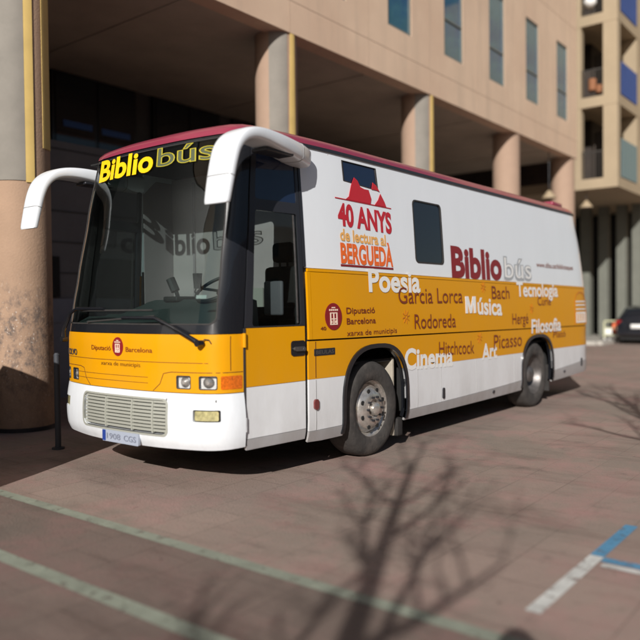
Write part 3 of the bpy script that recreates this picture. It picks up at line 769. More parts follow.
#PART2
# ================================================================== the place
# ---- ground
def ground_mat():
    m = mat('plaza_paving', (.21, .145, .125), .85)
    nt = m.node_tree; N = nt.nodes; L = nt.links; b = N['Principled BSDF']
    tc = N.new('ShaderNodeTexCoord')
    def noise(sc, det=6, ro=.6, vec=None):
        n = N.new('ShaderNodeTexNoise'); n.inputs['Scale'].default_value = sc; n.inputs['Detail'].default_value = det; n.inputs['Roughness'].default_value = ro
        L.new(vec or tc.outputs['Object'], n.inputs['Vector']); return n.outputs['Fac']
    def rng(v, a, c_): 
        r = N.new('ShaderNodeMapRange'); r.inputs['From Min'].default_value = a; r.inputs['From Max'].default_value = c_; L.new(v, r.inputs['Value']); return r.outputs['Result']
    def mix(a, bb, f, mode='MIX'):
        x = N.new('ShaderNodeMix'); x.data_type = 'RGBA'; x.blend_type = mode
        for k, v in (('A', a), ('B', bb)):
            if isinstance(v, tuple): x.inputs[k].default_value = (*v, 1)
            else: L.new(v, x.inputs[k])
        if isinstance(f, float): x.inputs['Factor'].default_value = f
        else: L.new(f, x.inputs['Factor'])
        return x.outputs['Result']
    br = N.new('ShaderNodeTexBrick'); br.inputs['Scale'].default_value = 1; br.inputs['Brick Width'].default_value = .6; br.inputs['Row Height'].default_value = .4
    br.inputs['Mortar Size'].default_value = .006; br.inputs['Color1'].default_value = (.33, .245, .205, 1); br.inputs['Color2'].default_value = (.295, .22, .185, 1); br.inputs['Mortar'].default_value = (.20, .145, .12, 1)
    br.inputs['Mortar Smooth'].default_value = .4
    L.new(tc.outputs['Object'], br.inputs['Vector'])
    c = mix(br.outputs['Color'], (.235, .195, .160), rng(noise(.45, 7, .65), .42, .66))
    c = mix(c, (.36, .22, .195), rng(noise(1.1, 6, .7),   .48, .68))
    c = mix(c, (.17, .13, .11), rng(noise(2.6, 8, .72), .57, .80))
    sp = noise(90, 3, .6); c = mix(c, (.40, .33, .28), rng(sp, .60, .78)); c = mix(c, (.12, .09, .08), rng(noise(70, 2, .6), .62, .8))
    vo = N.new('ShaderNodeTexVoronoi'); vo.feature = 'DISTANCE_TO_EDGE'; vo.inputs['Scale'].default_value = .35
    wn = N.new('ShaderNodeTexNoise'); wn.inputs['Scale'].default_value = 1.5; wn.inputs['Detail'].default_value = 8; L.new(tc.outputs['Object'], wn.inputs['Vector'])
    wa = N.new('ShaderNodeMix'); wa.data_type = 'RGBA'; wa.inputs['Factor'].default_value = .35; L.new(tc.outputs['Object'], wa.inputs['A']); L.new(wn.outputs['Color'], wa.inputs['B']); L.new(wa.outputs['Result'], vo.inputs['Vector'])
    st = N.new('ShaderNodeMapping'); st.inputs['Scale'].default_value = (1.0, .28, 1); st.inputs['Rotation'].default_value = (0, 0, .5); L.new(tc.outputs['Object'], st.inputs['Vector'])
    c = mix(c, mix(c, (.66, .63, .62), 1.0, 'MULTIPLY'), rng(noise(1.7, 9, .7, st.outputs['Vector']), .50, .70))
    c = mix(c, mix(c, (.55, .53, .53), 1.0, 'MULTIPLY'), rng(noise(9, 4, .6), .66, .74))
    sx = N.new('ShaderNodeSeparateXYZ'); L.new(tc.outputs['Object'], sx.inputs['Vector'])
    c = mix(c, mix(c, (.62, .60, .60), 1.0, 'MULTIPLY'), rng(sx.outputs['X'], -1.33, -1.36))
    L.new(c, b.inputs['Base Color'])
    bp_ = N.new('ShaderNodeBump'); bp_.inputs['Strength'].default_value = .55; bp_.inputs['Distance'].default_value = .012
    mm = N.new('ShaderNodeMath'); mm.operation = 'ADD'; L.new(noise(55, 4, .65), mm.inputs[0]); L.new(noise(6, 4, .6), mm.inputs[1])
    L.new(mm.outputs[0], bp_.inputs['Height']); L.new(bp_.outputs['Normal'], b.inputs['Normal'])
    return m
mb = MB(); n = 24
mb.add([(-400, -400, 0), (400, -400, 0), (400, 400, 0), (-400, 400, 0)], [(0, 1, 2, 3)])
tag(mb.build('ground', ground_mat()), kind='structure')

def worn(name, c, hole=(.46, .60), scale=9):
    """worn paint: patches rubbed away to the paving below"""
    m = mat(name, c, .7, var=.18, vscale=5)
    nt = m.node_tree; N = nt.nodes; L = nt.links; b = N['Principled BSDF']
    tc = N.new('ShaderNodeTexCoord'); n_ = N.new('ShaderNodeTexNoise'); n_.inputs['Scale'].default_value = scale; n_.inputs['Detail'].default_value = 9; n_.inputs['Roughness'].default_value = .72
    L.new(tc.outputs['Object'], n_.inputs['Vector'])
    r = N.new('ShaderNodeMapRange'); r.inputs['From Min'].default_value = hole[1]; r.inputs['From Max'].default_value = hole[0]; r.inputs['To Max'].default_value = .92
    L.new(n_.outputs['Fac'], r.inputs['Value']); L.new(r.outputs['Result'], b.inputs['Alpha'])
    return m
green = worn('worn_green_paint', (.27, .30, .24), (.54, .72))
whitep = worn('worn_white_paint', (.62, .63, .60), (.52, .68)); bluep = worn('worn_blue_paint', (.09, .28, .46), (.52, .70))
def stripe(x0, x1, y0, y1, m, z=.004, ang=0):
    mb = MB(); mb.add([(x0, y0, z), (x1, y0, z), (x1, y1, z), (x0, y1, z)], [(0, 1, 2, 3)]); o = mb.build('road_marking', m); tag(o, kind='structure'); return o
stripe(-1.385, -1.28, -9, 9, green); stripe(-2.215, -2.10, -9, 9, green)
stripe(-.95, .085, -2.83, -2.745, whitep)
stripe(.089, .86, -2.83, -2.745, bluep, .004); stripe(.0, .085, -6.5, -2.834, bluep, .004); stripe(-.085, -.02, -6.5, -2.86, whitep, .004)
stripe(5.4, 6.4, -2.83, -2.745, whitep)

# ---- main building
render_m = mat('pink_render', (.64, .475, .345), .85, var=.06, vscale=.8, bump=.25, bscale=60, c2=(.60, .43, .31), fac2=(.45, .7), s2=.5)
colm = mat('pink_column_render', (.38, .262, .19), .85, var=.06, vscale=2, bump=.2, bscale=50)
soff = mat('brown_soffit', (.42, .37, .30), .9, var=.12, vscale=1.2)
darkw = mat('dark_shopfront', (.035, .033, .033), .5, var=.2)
greyw = mat('grey_wall_panel', (.12, .115, .12), .6, var=.12, vscale=1.5)
bluew = mat('blue_grey_panel', (.16, .18, .23), .5, var=.1)
winglass = mat('blue_window_glass', (.045, .13, .17), .05, spec=.9, var=.3, vscale=1.1, c2=(.02, .06, .16), fac2=(.45, .6), s2=.7)
winfr = mat('window_frame_dark', (.13, .15, .14), .5)
def Fa(s, z, off=0): return Vector((s, 4.42-off, z))
XE = 21.0
BLD = empty('arcaded_building', (8, 7, 0))
tag(BLD, 'large salmon pink rendered building with narrow windows above a dark columned arcade', 'building')
wins = [(round(9.45+2.53*k, 3)) for k in range(-7, 5)]
mb = MB()
hl_ = [rect(x-.49, x+.49, 7.68, 10.15) for x in wins]+[rect(x-.49, x+.49, 11.9, 14.3) for x in wins]
patch(mb, rect(-14, XE, 6.56, 15.5), hl_, ss=3, sz=3, o0=0, o1=-.35, F=Fa)
wall = mb.build('upper_wall', render_m, BLD)
mb = MB(); mb.box(-14, XE-.003, 4.78, 14, 6.60, 15.45); mb.box(-14, XE, 4.42, 4.775, 15.5, 15.9); mb.build('building_core', render_m, BLD)
mb = MB(); mb.box(-2.6, XE-.01, 4.43, 9.8, 6.585, 6.598); 
for x in (3.5, 8.6, 13.8, 18.9): mb.box(x-.02, x+.02, 4.45, 9.6, 6.57, 6.584)
mb.build('soffit', soff, BLD)
mb = MB(); mb.box(-14, -1.1, 4.46, 14, 0, 6.55); mb.build('sun_blocker', darkw, BLD)  # unseen solid block added to keep the sun out of the arcade
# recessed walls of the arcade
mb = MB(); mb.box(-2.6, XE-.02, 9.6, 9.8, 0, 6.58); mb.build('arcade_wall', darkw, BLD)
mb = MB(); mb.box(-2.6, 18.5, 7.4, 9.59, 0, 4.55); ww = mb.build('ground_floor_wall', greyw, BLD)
mb = MB()
for z in (2.2, 2.75, 3.3, 3.85, 4.4): mb.box(-2.6, 18.5, 7.385, 7.398, z, z+.025)
mb.build('cladding_joint', darkw, ww)
mb = MB(); mb.box(1.0, 6.0, 7.33, 7.392, 0, 1.75); mb.box(1.0, 6.0, 7.31, 7.328, 1.33, 1.36); mb.build('blue_panel', bluew, BLD)
mb = MB(); mb.box(1.0, 2.75, 7.34, 7.392, 1.78, 2.5); mb.build('dark_opening', M['dark'], BLD)
mb = MB(); mb.box(3.4, 5.4, 7.34, 7.392, 1.78, 2.5); mb.build('dark_opening', M['dark'], BLD)
for x in (1.2, 4.0, 6.65, 9.3, 12, 14.7, 17.4):
    f = MB(); f.box(x, x+2.15, 9.52, 9.597, 4.75, 6.56); fo = f.build('arcade_window', M['black'], BLD)
    g = MB(); g.box(x+.08, x+1.02, 9.50, 9.518, 4.85, 6.50); g.box(x+1.12, x+2.07, 9.50, 9.518, 4.85, 6.50); g.build('pane', M['darkglass'], fo)
    if x == 4.0:
        g = MB(); g.box(x+.25, x+.95, 9.485, 9.498, 5.42, 5.55); g.box(x+1.2, x+1.95, 9.485, 9.498, 5.40, 5.53); g.build('blue_strip', mat('blue_reflection_paint', (.035, .11, .36), .4), fo)  # blue bars imitate an awning's reflection on the panes
# windows of the upper wall: one source, then copies
def window(x, z, h, g=None):
    f = MB()
    for a in ((-.49, -.44), (.44, .49)): f.box(a[0], a[1], -.03, .03, 0, h)
    for a in (0, h*.36, h-.05): f.box(-.44, .44, -.028, .028, a, a+.05)
    fr = f.build('window', winfr, BLD, local=True); fr.location = Vector((x, 4.465, z))-BLD.location
    p = MB(); p.box(-.44, .44, .0, .01, .05, h*.36); p.box(-.44, .44, .0, .01, h*.36+.05, h-.05); p.build('pane', winglass, fr, local=True)
    p = MB(); p.box(-.44, .44, .06, .07, h*.55, h-.05); p.build('blind', mat('blind_grey', (.22, .25, .25), .7), fr, local=True)
    return fr
w0 = window(wins[0], 7.68, 2.47)
for z in (7.68, 11.83):
    for x in wins:
        if x == wins[0] and z == 7.68: continue
        c = copy_tree(w0, BLD); c.location = Vector((x, 4.465, z))-BLD.location
jm = mat('joint_shadow_gap', (.46, .34, .25), .9)
for z in (7.15, 10.98): mb = MB(); mb.box(-14, XE, 4.416, 4.4195, z, z+.012); mb.build('facade_joint', jm, BLD)
for k in range(-4, 6): x = 8.185+2.53*k; mb = MB(); mb.box(x, x+.012, 4.4165, 4.4195, 6.57, 15.4); mb.build('facade_joint', jm, BLD)
nt = render_m.node_tree; N = nt.nodes; L = nt.links; b_ = N['Principled BSDF']
tc = N.new('ShaderNodeTexCoord'); mpg = N.new('ShaderNodeMapping'); mpg.inputs['Scale'].default_value = (2.2, 2.2, .16); L.new(tc.outputs['Object'], mpg.inputs['Vector'])
n1 = N.new('ShaderNodeTexNoise'); n1.inputs['Scale'].default_value = 1.6; n1.inputs['Detail'].default_value = 7; n1.inputs['Roughness'].default_value = .6; L.new(mpg.outputs['Vector'], n1.inputs['Vector'])
r1 = N.new('ShaderNodeMapRange'); r1.inputs['From Min'].default_value = .48; r1.inputs['From Max'].default_value = .78; r1.inputs['To Max'].default_value = .55; L.new(n1.outputs['Fac'], r1.inputs['Value'])
mxr = N.new('ShaderNodeMix'); mxr.data_type = 'RGBA'; mxr.inputs['B'].default_value = (.46, .35, .26, 1); L.new(b_.inputs['Base Color'].links[0].from_socket, mxr.inputs['A']); L.new(r1.outputs['Result'], mxr.inputs['Factor']); L.new(mxr.outputs['Result'], b_.inputs['Base Color'])
# columns: own parts of the building standing in the arcade
grime = mat('column_grime_render', (.37, .245, .165), .85, var=.08, vscale=2, bump=.25, bscale=40)
nt = grime.node_tree; N = nt.nodes; L = nt.links; b_ = N['Principled BSDF']
tc = N.new('ShaderNodeTexCoord'); spx = N.new('ShaderNodeSeparateXYZ'); L.new(tc.outputs['Object'], spx.inputs['Vector'])
n1 = N.new('ShaderNodeTexNoise'); n1.inputs['Scale'].default_value = 7; n1.inputs['Detail'].default_value = 10; n1.inputs['Roughness'].default_value = .78
mpg = N.new('ShaderNodeMapping'); mpg.inputs['Scale'].default_value = (1.3, 1.3, .8); L.new(tc.outputs['Object'], mpg.inputs['Vector']); L.new(mpg.outputs['Vector'], n1.inputs['Vector'])
band_ = N.new('ShaderNodeMapRange'); band_.inputs['From Min'].default_value = 2.15; band_.inputs['From Max'].default_value = 1.45; L.new(spx.outputs['Z'], band_.inputs['Value'])
lo_ = N.new('ShaderNodeMapRange'); lo_.inputs['From Min'].default_value = .3; lo_.inputs['From Max'].default_value = 1.0; lo_.inputs['To Min'].default_value = .35; L.new(spx.outputs['Z'], lo_.inputs['Value'])
mu = N.new('ShaderNodeMath'); mu.operation = 'MULTIPLY'; L.new(band_.outputs['Result'], mu.inputs[0]); L.new(lo_.outputs['Result'], mu.inputs[1])
thr = N.new('ShaderNodeMapRange'); thr.inputs['From Min'].default_value = .47; thr.inputs['From Max'].default_value = .60; L.new(n1.outputs['Fac'], thr.inputs['Value'])
mu2 = N.new('ShaderNodeMath'); mu2.operation = 'MULTIPLY'; L.new(mu.outputs[0], mu2.inputs[0]); L.new(thr.outputs['Result'], mu2.inputs[1])
mxg = N.new('ShaderNodeMix'); mxg.data_type = 'RGBA'; mxg.inputs['B'].default_value = (.13, .10, .085, 1)
old = b_.inputs['Base Color'].links[0].from_socket; L.new(old, mxg.inputs['A']); L.new(mu2.outputs[0], mxg.inputs['Factor'])
n2 = N.new('ShaderNodeTexNoise'); n2.inputs['Scale'].default_value = 38; n2.inputs['Detail'].default_value = 4; L.new(tc.outputs['Object'], n2.inputs['Vector'])
t2 = N.new('ShaderNodeMapRange'); t2.inputs['From Min'].default_value = .64; t2.inputs['From Max'].default_value = .70; L.new(n2.outputs['Fac'], t2.inputs['Value'])
mu3 = N.new('ShaderNodeMath'); mu3.operation = 'MULTIPLY'; L.new(mu.outputs[0], mu3.inputs[0]); L.new(t2.outputs['Result'], mu3.inputs[1])
mx2 = N.new('ShaderNodeMix'); mx2.data_type = 'RGBA'; mx2.inputs['B'].default_value = (.60, .52, .45, 1); L.new(mxg.outputs['Result'], mx2.inputs['A']); L.new(mu3.outputs[0], mx2.inputs['Factor'])
L.new(mx2.outputs['Result'], b_.inputs['Base Color'])
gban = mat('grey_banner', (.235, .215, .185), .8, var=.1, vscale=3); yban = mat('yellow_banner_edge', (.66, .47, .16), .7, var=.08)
CX = [.598, 5.738, 10.877, 16.017, 21.157-.55+.40]
desc = ['round pink column with scuffed poster residue beside the bus front, nearest the camera', 'round column with a grey and yellow banner, above the near mirror of the bus',
        'round column with a grey and yellow banner, above the small square side window', 'plain pink round column third from the right end of the arcade', 'plain pink round column at the right end of the arcade']
desc[3] = 'plain pink round column between the banner column and the last column of the arcade'
src = None
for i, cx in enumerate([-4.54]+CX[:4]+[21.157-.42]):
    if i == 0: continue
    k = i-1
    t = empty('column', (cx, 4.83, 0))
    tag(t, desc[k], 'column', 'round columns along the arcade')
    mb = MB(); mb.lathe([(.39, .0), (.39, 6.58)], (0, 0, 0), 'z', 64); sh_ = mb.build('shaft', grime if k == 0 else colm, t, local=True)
    mb = MB(); mb.lathe([(.41, 0), (.41, .05), (.385, .055)], (0, 0, 0), 'z', 64); mb.build('base_ring', M['charcoal'], t, local=True)
    if k < 3:
        zb0 = 3.22 if k == 0 else 3.0
        a = [(178, 252), (202, 252), (202, 252)][k]
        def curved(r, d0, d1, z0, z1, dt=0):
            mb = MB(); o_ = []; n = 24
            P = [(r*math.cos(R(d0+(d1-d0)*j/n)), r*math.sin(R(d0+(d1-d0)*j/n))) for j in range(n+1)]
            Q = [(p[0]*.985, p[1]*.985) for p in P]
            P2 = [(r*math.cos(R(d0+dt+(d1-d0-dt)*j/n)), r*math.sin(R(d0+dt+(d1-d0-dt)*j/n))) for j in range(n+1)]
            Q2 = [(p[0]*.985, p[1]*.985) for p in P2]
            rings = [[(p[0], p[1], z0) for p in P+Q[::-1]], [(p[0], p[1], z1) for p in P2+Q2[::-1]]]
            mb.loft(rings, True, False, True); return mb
        ban = empty('banner', (cx, 4.83, 0)); ban.location = (cx, 4.83, 0)
        tag(ban, ['grey banner with yellow edges high on the column at the left edge', 'grey banner with yellow edge on the column above the near bus mirror', 'grey banner with yellow edge on the column above the small side window of the bus'][k], 'banner', 'grey banners with yellow edges on the columns')
        curved(.402, a[0], a[1], zb0, 6.56).build('cloth', gban, ban, local=True)
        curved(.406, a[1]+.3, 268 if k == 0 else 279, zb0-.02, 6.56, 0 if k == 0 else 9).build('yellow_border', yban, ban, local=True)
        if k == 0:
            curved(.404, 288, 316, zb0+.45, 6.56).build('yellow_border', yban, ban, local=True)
# slim steel post by the near column
mb = MB(); mb.tube([(.06, 3.16, 0), (.06, 3.16, 1.06)], .033, 16); mb.tube([(.06, 3.16, 1.06), (.06, 3.16, 1.085)], [.036, .02], 16); mb.tube([(.06, 3.16, 0), (.06, 3.16, .02)], .07, 16)
tag(mb.build('bollard', mat('grey_blue_post', (.045, .05, .06), .6)), 'slim dark grey steel post standing beside the pink column left of the bus', 'bollard')

# pendant lamps
lamp_m = mat('cream_lamp_shade', (.36, .28, .18), .6)
for (x, y, zt, z0, lab) in ((19.1, 4.70, 6.56, 5.02, 'cream cone pendant lamp hanging left of the last arcade column'), (22.35, 4.55, 5.58, 5.02, 'cream cone pendant lamp hanging right of the last arcade column')):
    t = empty('pendant_lamp', (x, y, z0)); tag(t, lab, 'lamp', 'cream cone pendant lamps')
    mb = MB(); mb.lathe([(.04, .26), (.07, .23), (.22, .04), (.23, 0), (.215, .01), (.06, .20)], (0, 0, 0), 'z', 28); mb.build('lamp_shade', lamp_m, t, local=True)
    mb = MB(); mb.tube([(0, 0, .33), (0, 0, zt-z0)], .012, 8); mb.build('rod', M['charcoal'], t, local=True)
    mb = MB(); mb.lathe([(.001, .02), (.05, .04), (.06, .1), (.03, .18)], (0, 0, 0), 'z', 16); mb.build('bulb', M['t_white'], t, local=True)

# ---- second building with corner balconies
beige = mat('beige_render', (.36, .285, .19), .85, var=.07, vscale=.9, bump=.15, bscale=50)
pilm = mat('grey_stone_pillar', (.15, .155, .13), .8, var=.1, vscale=2)
brownw = mat('shaded_wall_brown', (.035, .024, .018), .7, var=.3, vscale=2)  # shade on the recessed beige walls is put into this dark brown
B2 = empty('balcony_building', (28, 6, 0)); tag(B2, 'beige apartment building with stacked corner balconies at the right edge', 'building')
x0, y0 = 21.96, 3.33; xb = 24.4; yb = 5.0
slabs = [5.62, 8.52, 11.42, 14.32]
for z in slabs:
    mb = MB(); mb.box(x0, 27.35, y0, 14, z, z+.36); mb.build('floor_slab', beige, B2)
for z, z2 in zip(slabs, slabs[1:]+[17.2]):
    a, c = z+.363, z2-.003
    for bx in ((x0+.01, x0+.36, y0+.01, y0+.50), (x0+.01, x0+.30, yb-.40, yb+.10), (xb, xb+.6, y0+.01, y0+.5), (26.6, 27.33, y0+.01, y0+.5)):
        mb = MB(); mb.box(*bx, a, c); mb.build('pier', beige, B2)

mb = MB()
for z, z2 in zip(slabs, slabs[1:]+[17.2]):
    a, c = z+.363, z2-.003
    mb.box(x0+1.9, 27.3, y0+1.5, 13.9, a, c)
mb.box(x0+.01, x0+.32, yb+.103, 13.9, 5.99, 17.2)
mb.build('inner_wall', brownw, B2)
for z in slabs[:3]:
    mb = MB(); mb.box(x0+1.84, x0+1.893, y0+.6, y0+1.4, z+.4, z+2.4); mb.build('shutter', mat('shutter_panel', (.06, .045, .035), .6), B2)
railm = mat('dark_rail', (.05, .045, .04), .5, .3); blue = mat('blue_awning_cloth', (.03, .07, .24), .75, var=.1); teal = mat('teal_screen', (.12, .20, .22), .4)
for i, z in enumerate(slabs[:3]):
    f = MB(); f.box(x0+.05, x0+.09, y0+.51, yb-.41, z+1.30, z+1.35); f.box(x0+.37, xb-.01, y0+.05, y0+.09, z+1.30, z+1.35)
    for k in range(11): y = y0+.56+k*.075; f.box(x0+.06, x0+.08, y, y+.018, z+.37, z+1.30)
    for k in range(22): x = x0+.42+k*.075; f.box(x, x+.018, y0+.06, y0+.08, z+.37, z+1.30)
    f.build('railing', railm, B2)
for z0, z1, m_, lab in ((8.9, 10.05, blue, 'deep blue cloth hung on the upper balcony rail'), (11.8, 12.95, blue, 'deep blue cloth hung on the topmost visible balcony rail'), (6.0, 7.35, teal, 'pale teal screen on the lowest balcony rail')):
    mb = MB(); n = 18
    P = [(x0+.38+1.95*j/n, y0-.02-.02*math.sin(j*1.9)) for j in range(n+1)]
    mb.loft([[(p[0], p[1], z) for p in P]+[(p[0], p[1]+.015, z) for p in P[::-1]] for z in (z0, (z0+z1)/2, z1)], True, True, True)
    tag(mb.build('balcony_screen', m_), lab, 'balcony screen')
mb = MB(); mb.tube([(x0+.02, 4.2, 9.1), (x0+.02, 4.2, 9.5)], .14, 12); mb.tube([(x0+.04, 3.98, 9.0), (x0+.04, 3.98, 9.25)], [.10, .13], 12)
tag(mb.build('balcony_planter', mat('terracotta', (.26, .11, .05), .8)), 'orange terracotta pots standing on the balcony above the arcade corner', 'plant pots')
mb = MB(); 
mb.lathe([(.001, .2), (.12, .17), (.2, .08), (.22, 0), (.2, -.08), (.12, -.17), (.001, -.2)], (x0-.05, 4.25, 12.2), 'z', 20); mb.box(x0-.01, x0+.06, 4.22, 4.28, 12.0, 12.05)
tag(mb.build('globe_lamp', M['t_white']), 'round white globe lamp at the top of the corner balconies', 'lamp')
# ground floor of the second building
mb = MB(); mb.box(30.2, 30.6, -2, 14, .15, 5.6); gw = mb.build('ground_floor_wall', M['dark'], B2)
mb = MB(); mb.box(27.36, 30.6, -6, 14, 5.62, 16); mb.build('rear_block', beige, B2)
for (ya, yb_) in ((5.26, 5.64), (4.52, 4.90), (3.92, 4.28), (6.0, 6.4), (6.9, 7.3), (7.8, 8.2)):
    mb = MB(); mb.box(27.2, 27.62, ya, yb_, .15, 5.615); mb.build('pillar', pilm, B2)
mb = MB(); mb.box(29.6, 30.19, -2, 4.3, 2.3, 5.6); mb.build('brown_wall', mat('light_brown_wall', (.50, .36, .25), .85, var=.08), B2)
mb = MB(); mb.box(22.75, 60, 4.32, 14, .0, .14); mb.box(29, 60, -6, 4.317, 0, .14)
tag(mb.build('pavement', mat('pale_pavement', (.36, .34, .30), .85, var=.1, vscale=2, bump=.1)), kind='structure')
mb = MB(); mb.box(22.55, 22.745, 4.30, 14, 0, .145); mb.box(22.75, 28.9, 4.12, 4.315, 0, .145); tag(mb.build('kerb', mat('pale_kerb', (.42, .40, .36), .8, var=.1)), kind='structure')

# ---- work barrier
t = empty('barrier', (24.35, 4.25, .145)); t.rotation_euler = (0, 0, R(8)); tag(t, 'pale yellow work barrier with an orange board left of the black car', 'barrier')
cream = mat('cream_barrier_paint', (.62, .62, .40), .6); orr = mat('orange_board', (.72, .16, .06), .6)
mb = MB(); mb.tube([(0, .28, 0), (0, .28, .66), (0, .24, .70), (0, -.40, .70), (0, -.44, .66), (0, -.44, 0)], .028, 10); mb.tube([(0, .28, .42), (0, -.44, .42)], .022, 8); mb.tube([(0, .28, .16), (0, -.44, .16)], .022, 8); mb.build('frame', cream, t, local=True)
mb = MB(); mb.box(-.01, .01, .0, .24, .20, .40); mb.build('board', M['t_white'], t, local=True)
mb = MB(); mb.box(-.012, .012, -.42, -.02, .24, .62); mb.build('board', orr, t, local=True)
mb = MB(); mb.box(-.18, .18, .22, .34, -.14, .02, .02); mb.box(-.18, .18, -.5, -.38, -.14, .02, .02); mb.build('foot', M['rubber'], t, local=True)
mb = MB()
for k in range(4): mb.prism([(.25-k*.18, -.13), (.33-k*.18, -.13), (.26-k*.18, .03), (.18-k*.18, .03)], 'x', -.215, -.20)
mb.prism([(.36, -.13), (-.5, -.13), (-.5, -.12), (.36, -.12)], 'x', -.218, -.20)
mb.build('striped_base', M['t_white'], t, local=True)
mb = MB(); mb.box(-.199, -.185, -.5, .36, -.135, .04); mb.build('striped_base', M['t_black'], t, local=True)

# ---- black hatchback seen from behind
def car(name, loc, rz, paintm, label, plate_txt=None):
    t = empty(name, loc, rz); tag(t, label, 'car')
    # stations along the length: x from the rear (0) to the nose; half width, sill z, belt z, roof z, roof half width
    st = [(0.00, .70, .42, .82, .90, .52), (.05, .80, .32, .90, 1.00, .56), (.18, .86, .24, .95, 1.14, .58), (.45, .885, .22, .96, 1.30, .60), (.85, .90, .22, .95, 1.41, .62), (1.5, .90, .22, .94, 1.455, .64),
          (2.1, .90, .22, .93, 1.44, .63), (2.6, .90, .22, .92, 1.34, .60), (3.05, .89, .22, .93, 1.10, .62), (3.35, .88, .23, .92, .96, .66), (3.8, .85, .24, .84, .87, .66), (4.1, .78, .28, .74, .76, .60), (4.22, .62, .36, .60, .62, .50)]
    def ring(s, yo=0):
        x, w, zs, zb2, zr, wr = s
        half = [(0, zs), (w*.80, zs), (w*.965, zs+.06), (w, zs+(zb2-zs)*.45), (w*.985, zb2-.08), (w*.945, zb2), (wr+(w*.945-wr)*.35, zb2+(zr-zb2)*.62), (wr, zr-.035*min(1, (zr-zb2)*4)), (wr*.72, zr), (0, zr+.012)]
        pts = half + [(-y, z) for y, z in half[-2:0:-1]]
        return [(x, -y, z) for y, z in pts]
    mb = MB(); mb.loft([ring(s) for s in st], True, True, True)
    body = mb.build('body', paintm, t, local=True, fixn=True)
    # glasshouse: rear screen and side glass, set proud of the shell
    def g(poly, name, m, th=.006):
        mb = MB(); n = len(poly); P = [Vector(p) for p in poly]; nn = (P[1]-P[0]).cross(P[2]-P[0]).normalized()
        mb.add([p+nn*th for p in P]+[p-nn*.03 for p in P], [tuple(range(n)), tuple(range(2*n-1, n-1, -1))]+[(i, n+i, n+(i+1) % n, (i+1) % n) for i in range(n)])
        return mb.build(name, m, t, local=True, fixn=True)
    g([(.10, .56, 1.02), (.10, -.56, 1.02), (.42, -.50, 1.285), (.42, .50, 1.285)], 'rear_window', M['darkglass'], .03)
    for sg in (1, -1):
        g([(.55, sg*.80, 1.02), (1.45, sg*.84, 1.0), (1.45, sg*.70, 1.36), (.85, sg*.68, 1.34)], 'side_window', M['darkglass'], .02)
        g([(1.52, sg*.84, 1.0), (2.85, sg*.82, .99), (2.35, sg*.68, 1.32), (1.52, sg*.70, 1.36)], 'side_window', M['darkglass'], .02)
        mb = MB(); mb.box(.01, .16, *sorted((sg*.84, sg*.50)), .74, .90, .03); mb.build('tail_light', mat('tail_red', (.30, .015, .015), .2, coat=.6), t, local=True)
        mb = MB(); mb.box(3.92, 4.1, *sorted((sg*.72, sg*.42)), .58, .70, .03); mb.build('headlight', M['chrome'], t, local=True)
        mb = MB(); mb.box(2.55, 2.72, *sorted((sg*.90, sg*1.05)), .98, 1.10, .03); mb.build('wing_mirror', paintm, t, local=True)
        for x in (.78, 3.35):
            mb = MB(); yy = sg*.90
            pr = [(.001, -.005), (.10, -.01), (.19, -.0), (.20, .01), (.215, .015), (.30, .015), (.315, -.01), (.315, -.19), (.2, -.2)]
            mb.lathe([(r, -sg*(-h)*1.0 if 0 else sg*h) for r, h in pr], (x, yy, .315), 'y', 28)
            w_ = mb.build('wheel', M['tyre'], t, local=True, fixn=True)
            mb = MB(); mb.lathe([(.001, sg*.012), (.18, sg*.006), (.195, sg*.018)], (x, yy, .315), 'y', 24); mb.build('rim', M['steel'], w_, local=True, fixn=True)
    mb = MB(); mb.box(-.06, .14, -.80, .80, .34, .56, .05); mb.build('rear_bumper', paintm, t, local=True)
    mb = MB(); mb.box(-.075, -.055, -.26, .26, .62, .73, .004); mb.box(-.06, .03, -.28, .28, .60, .75); pl_ = mb.build('number_plate', M['t_white'], t, local=True)
    mb = MB(); mb.box(.1, 4.0, -.72, .72, .17, .35); mb.build('underbody', M['dark'], t, local=True)
    return t
car('parked_car', (23.55, 3.05, 0), 0, mat('black_car_paint', (.014, .016, .021), .22, coat=.9), 'black hatchback parked at the far right edge, seen from behind')

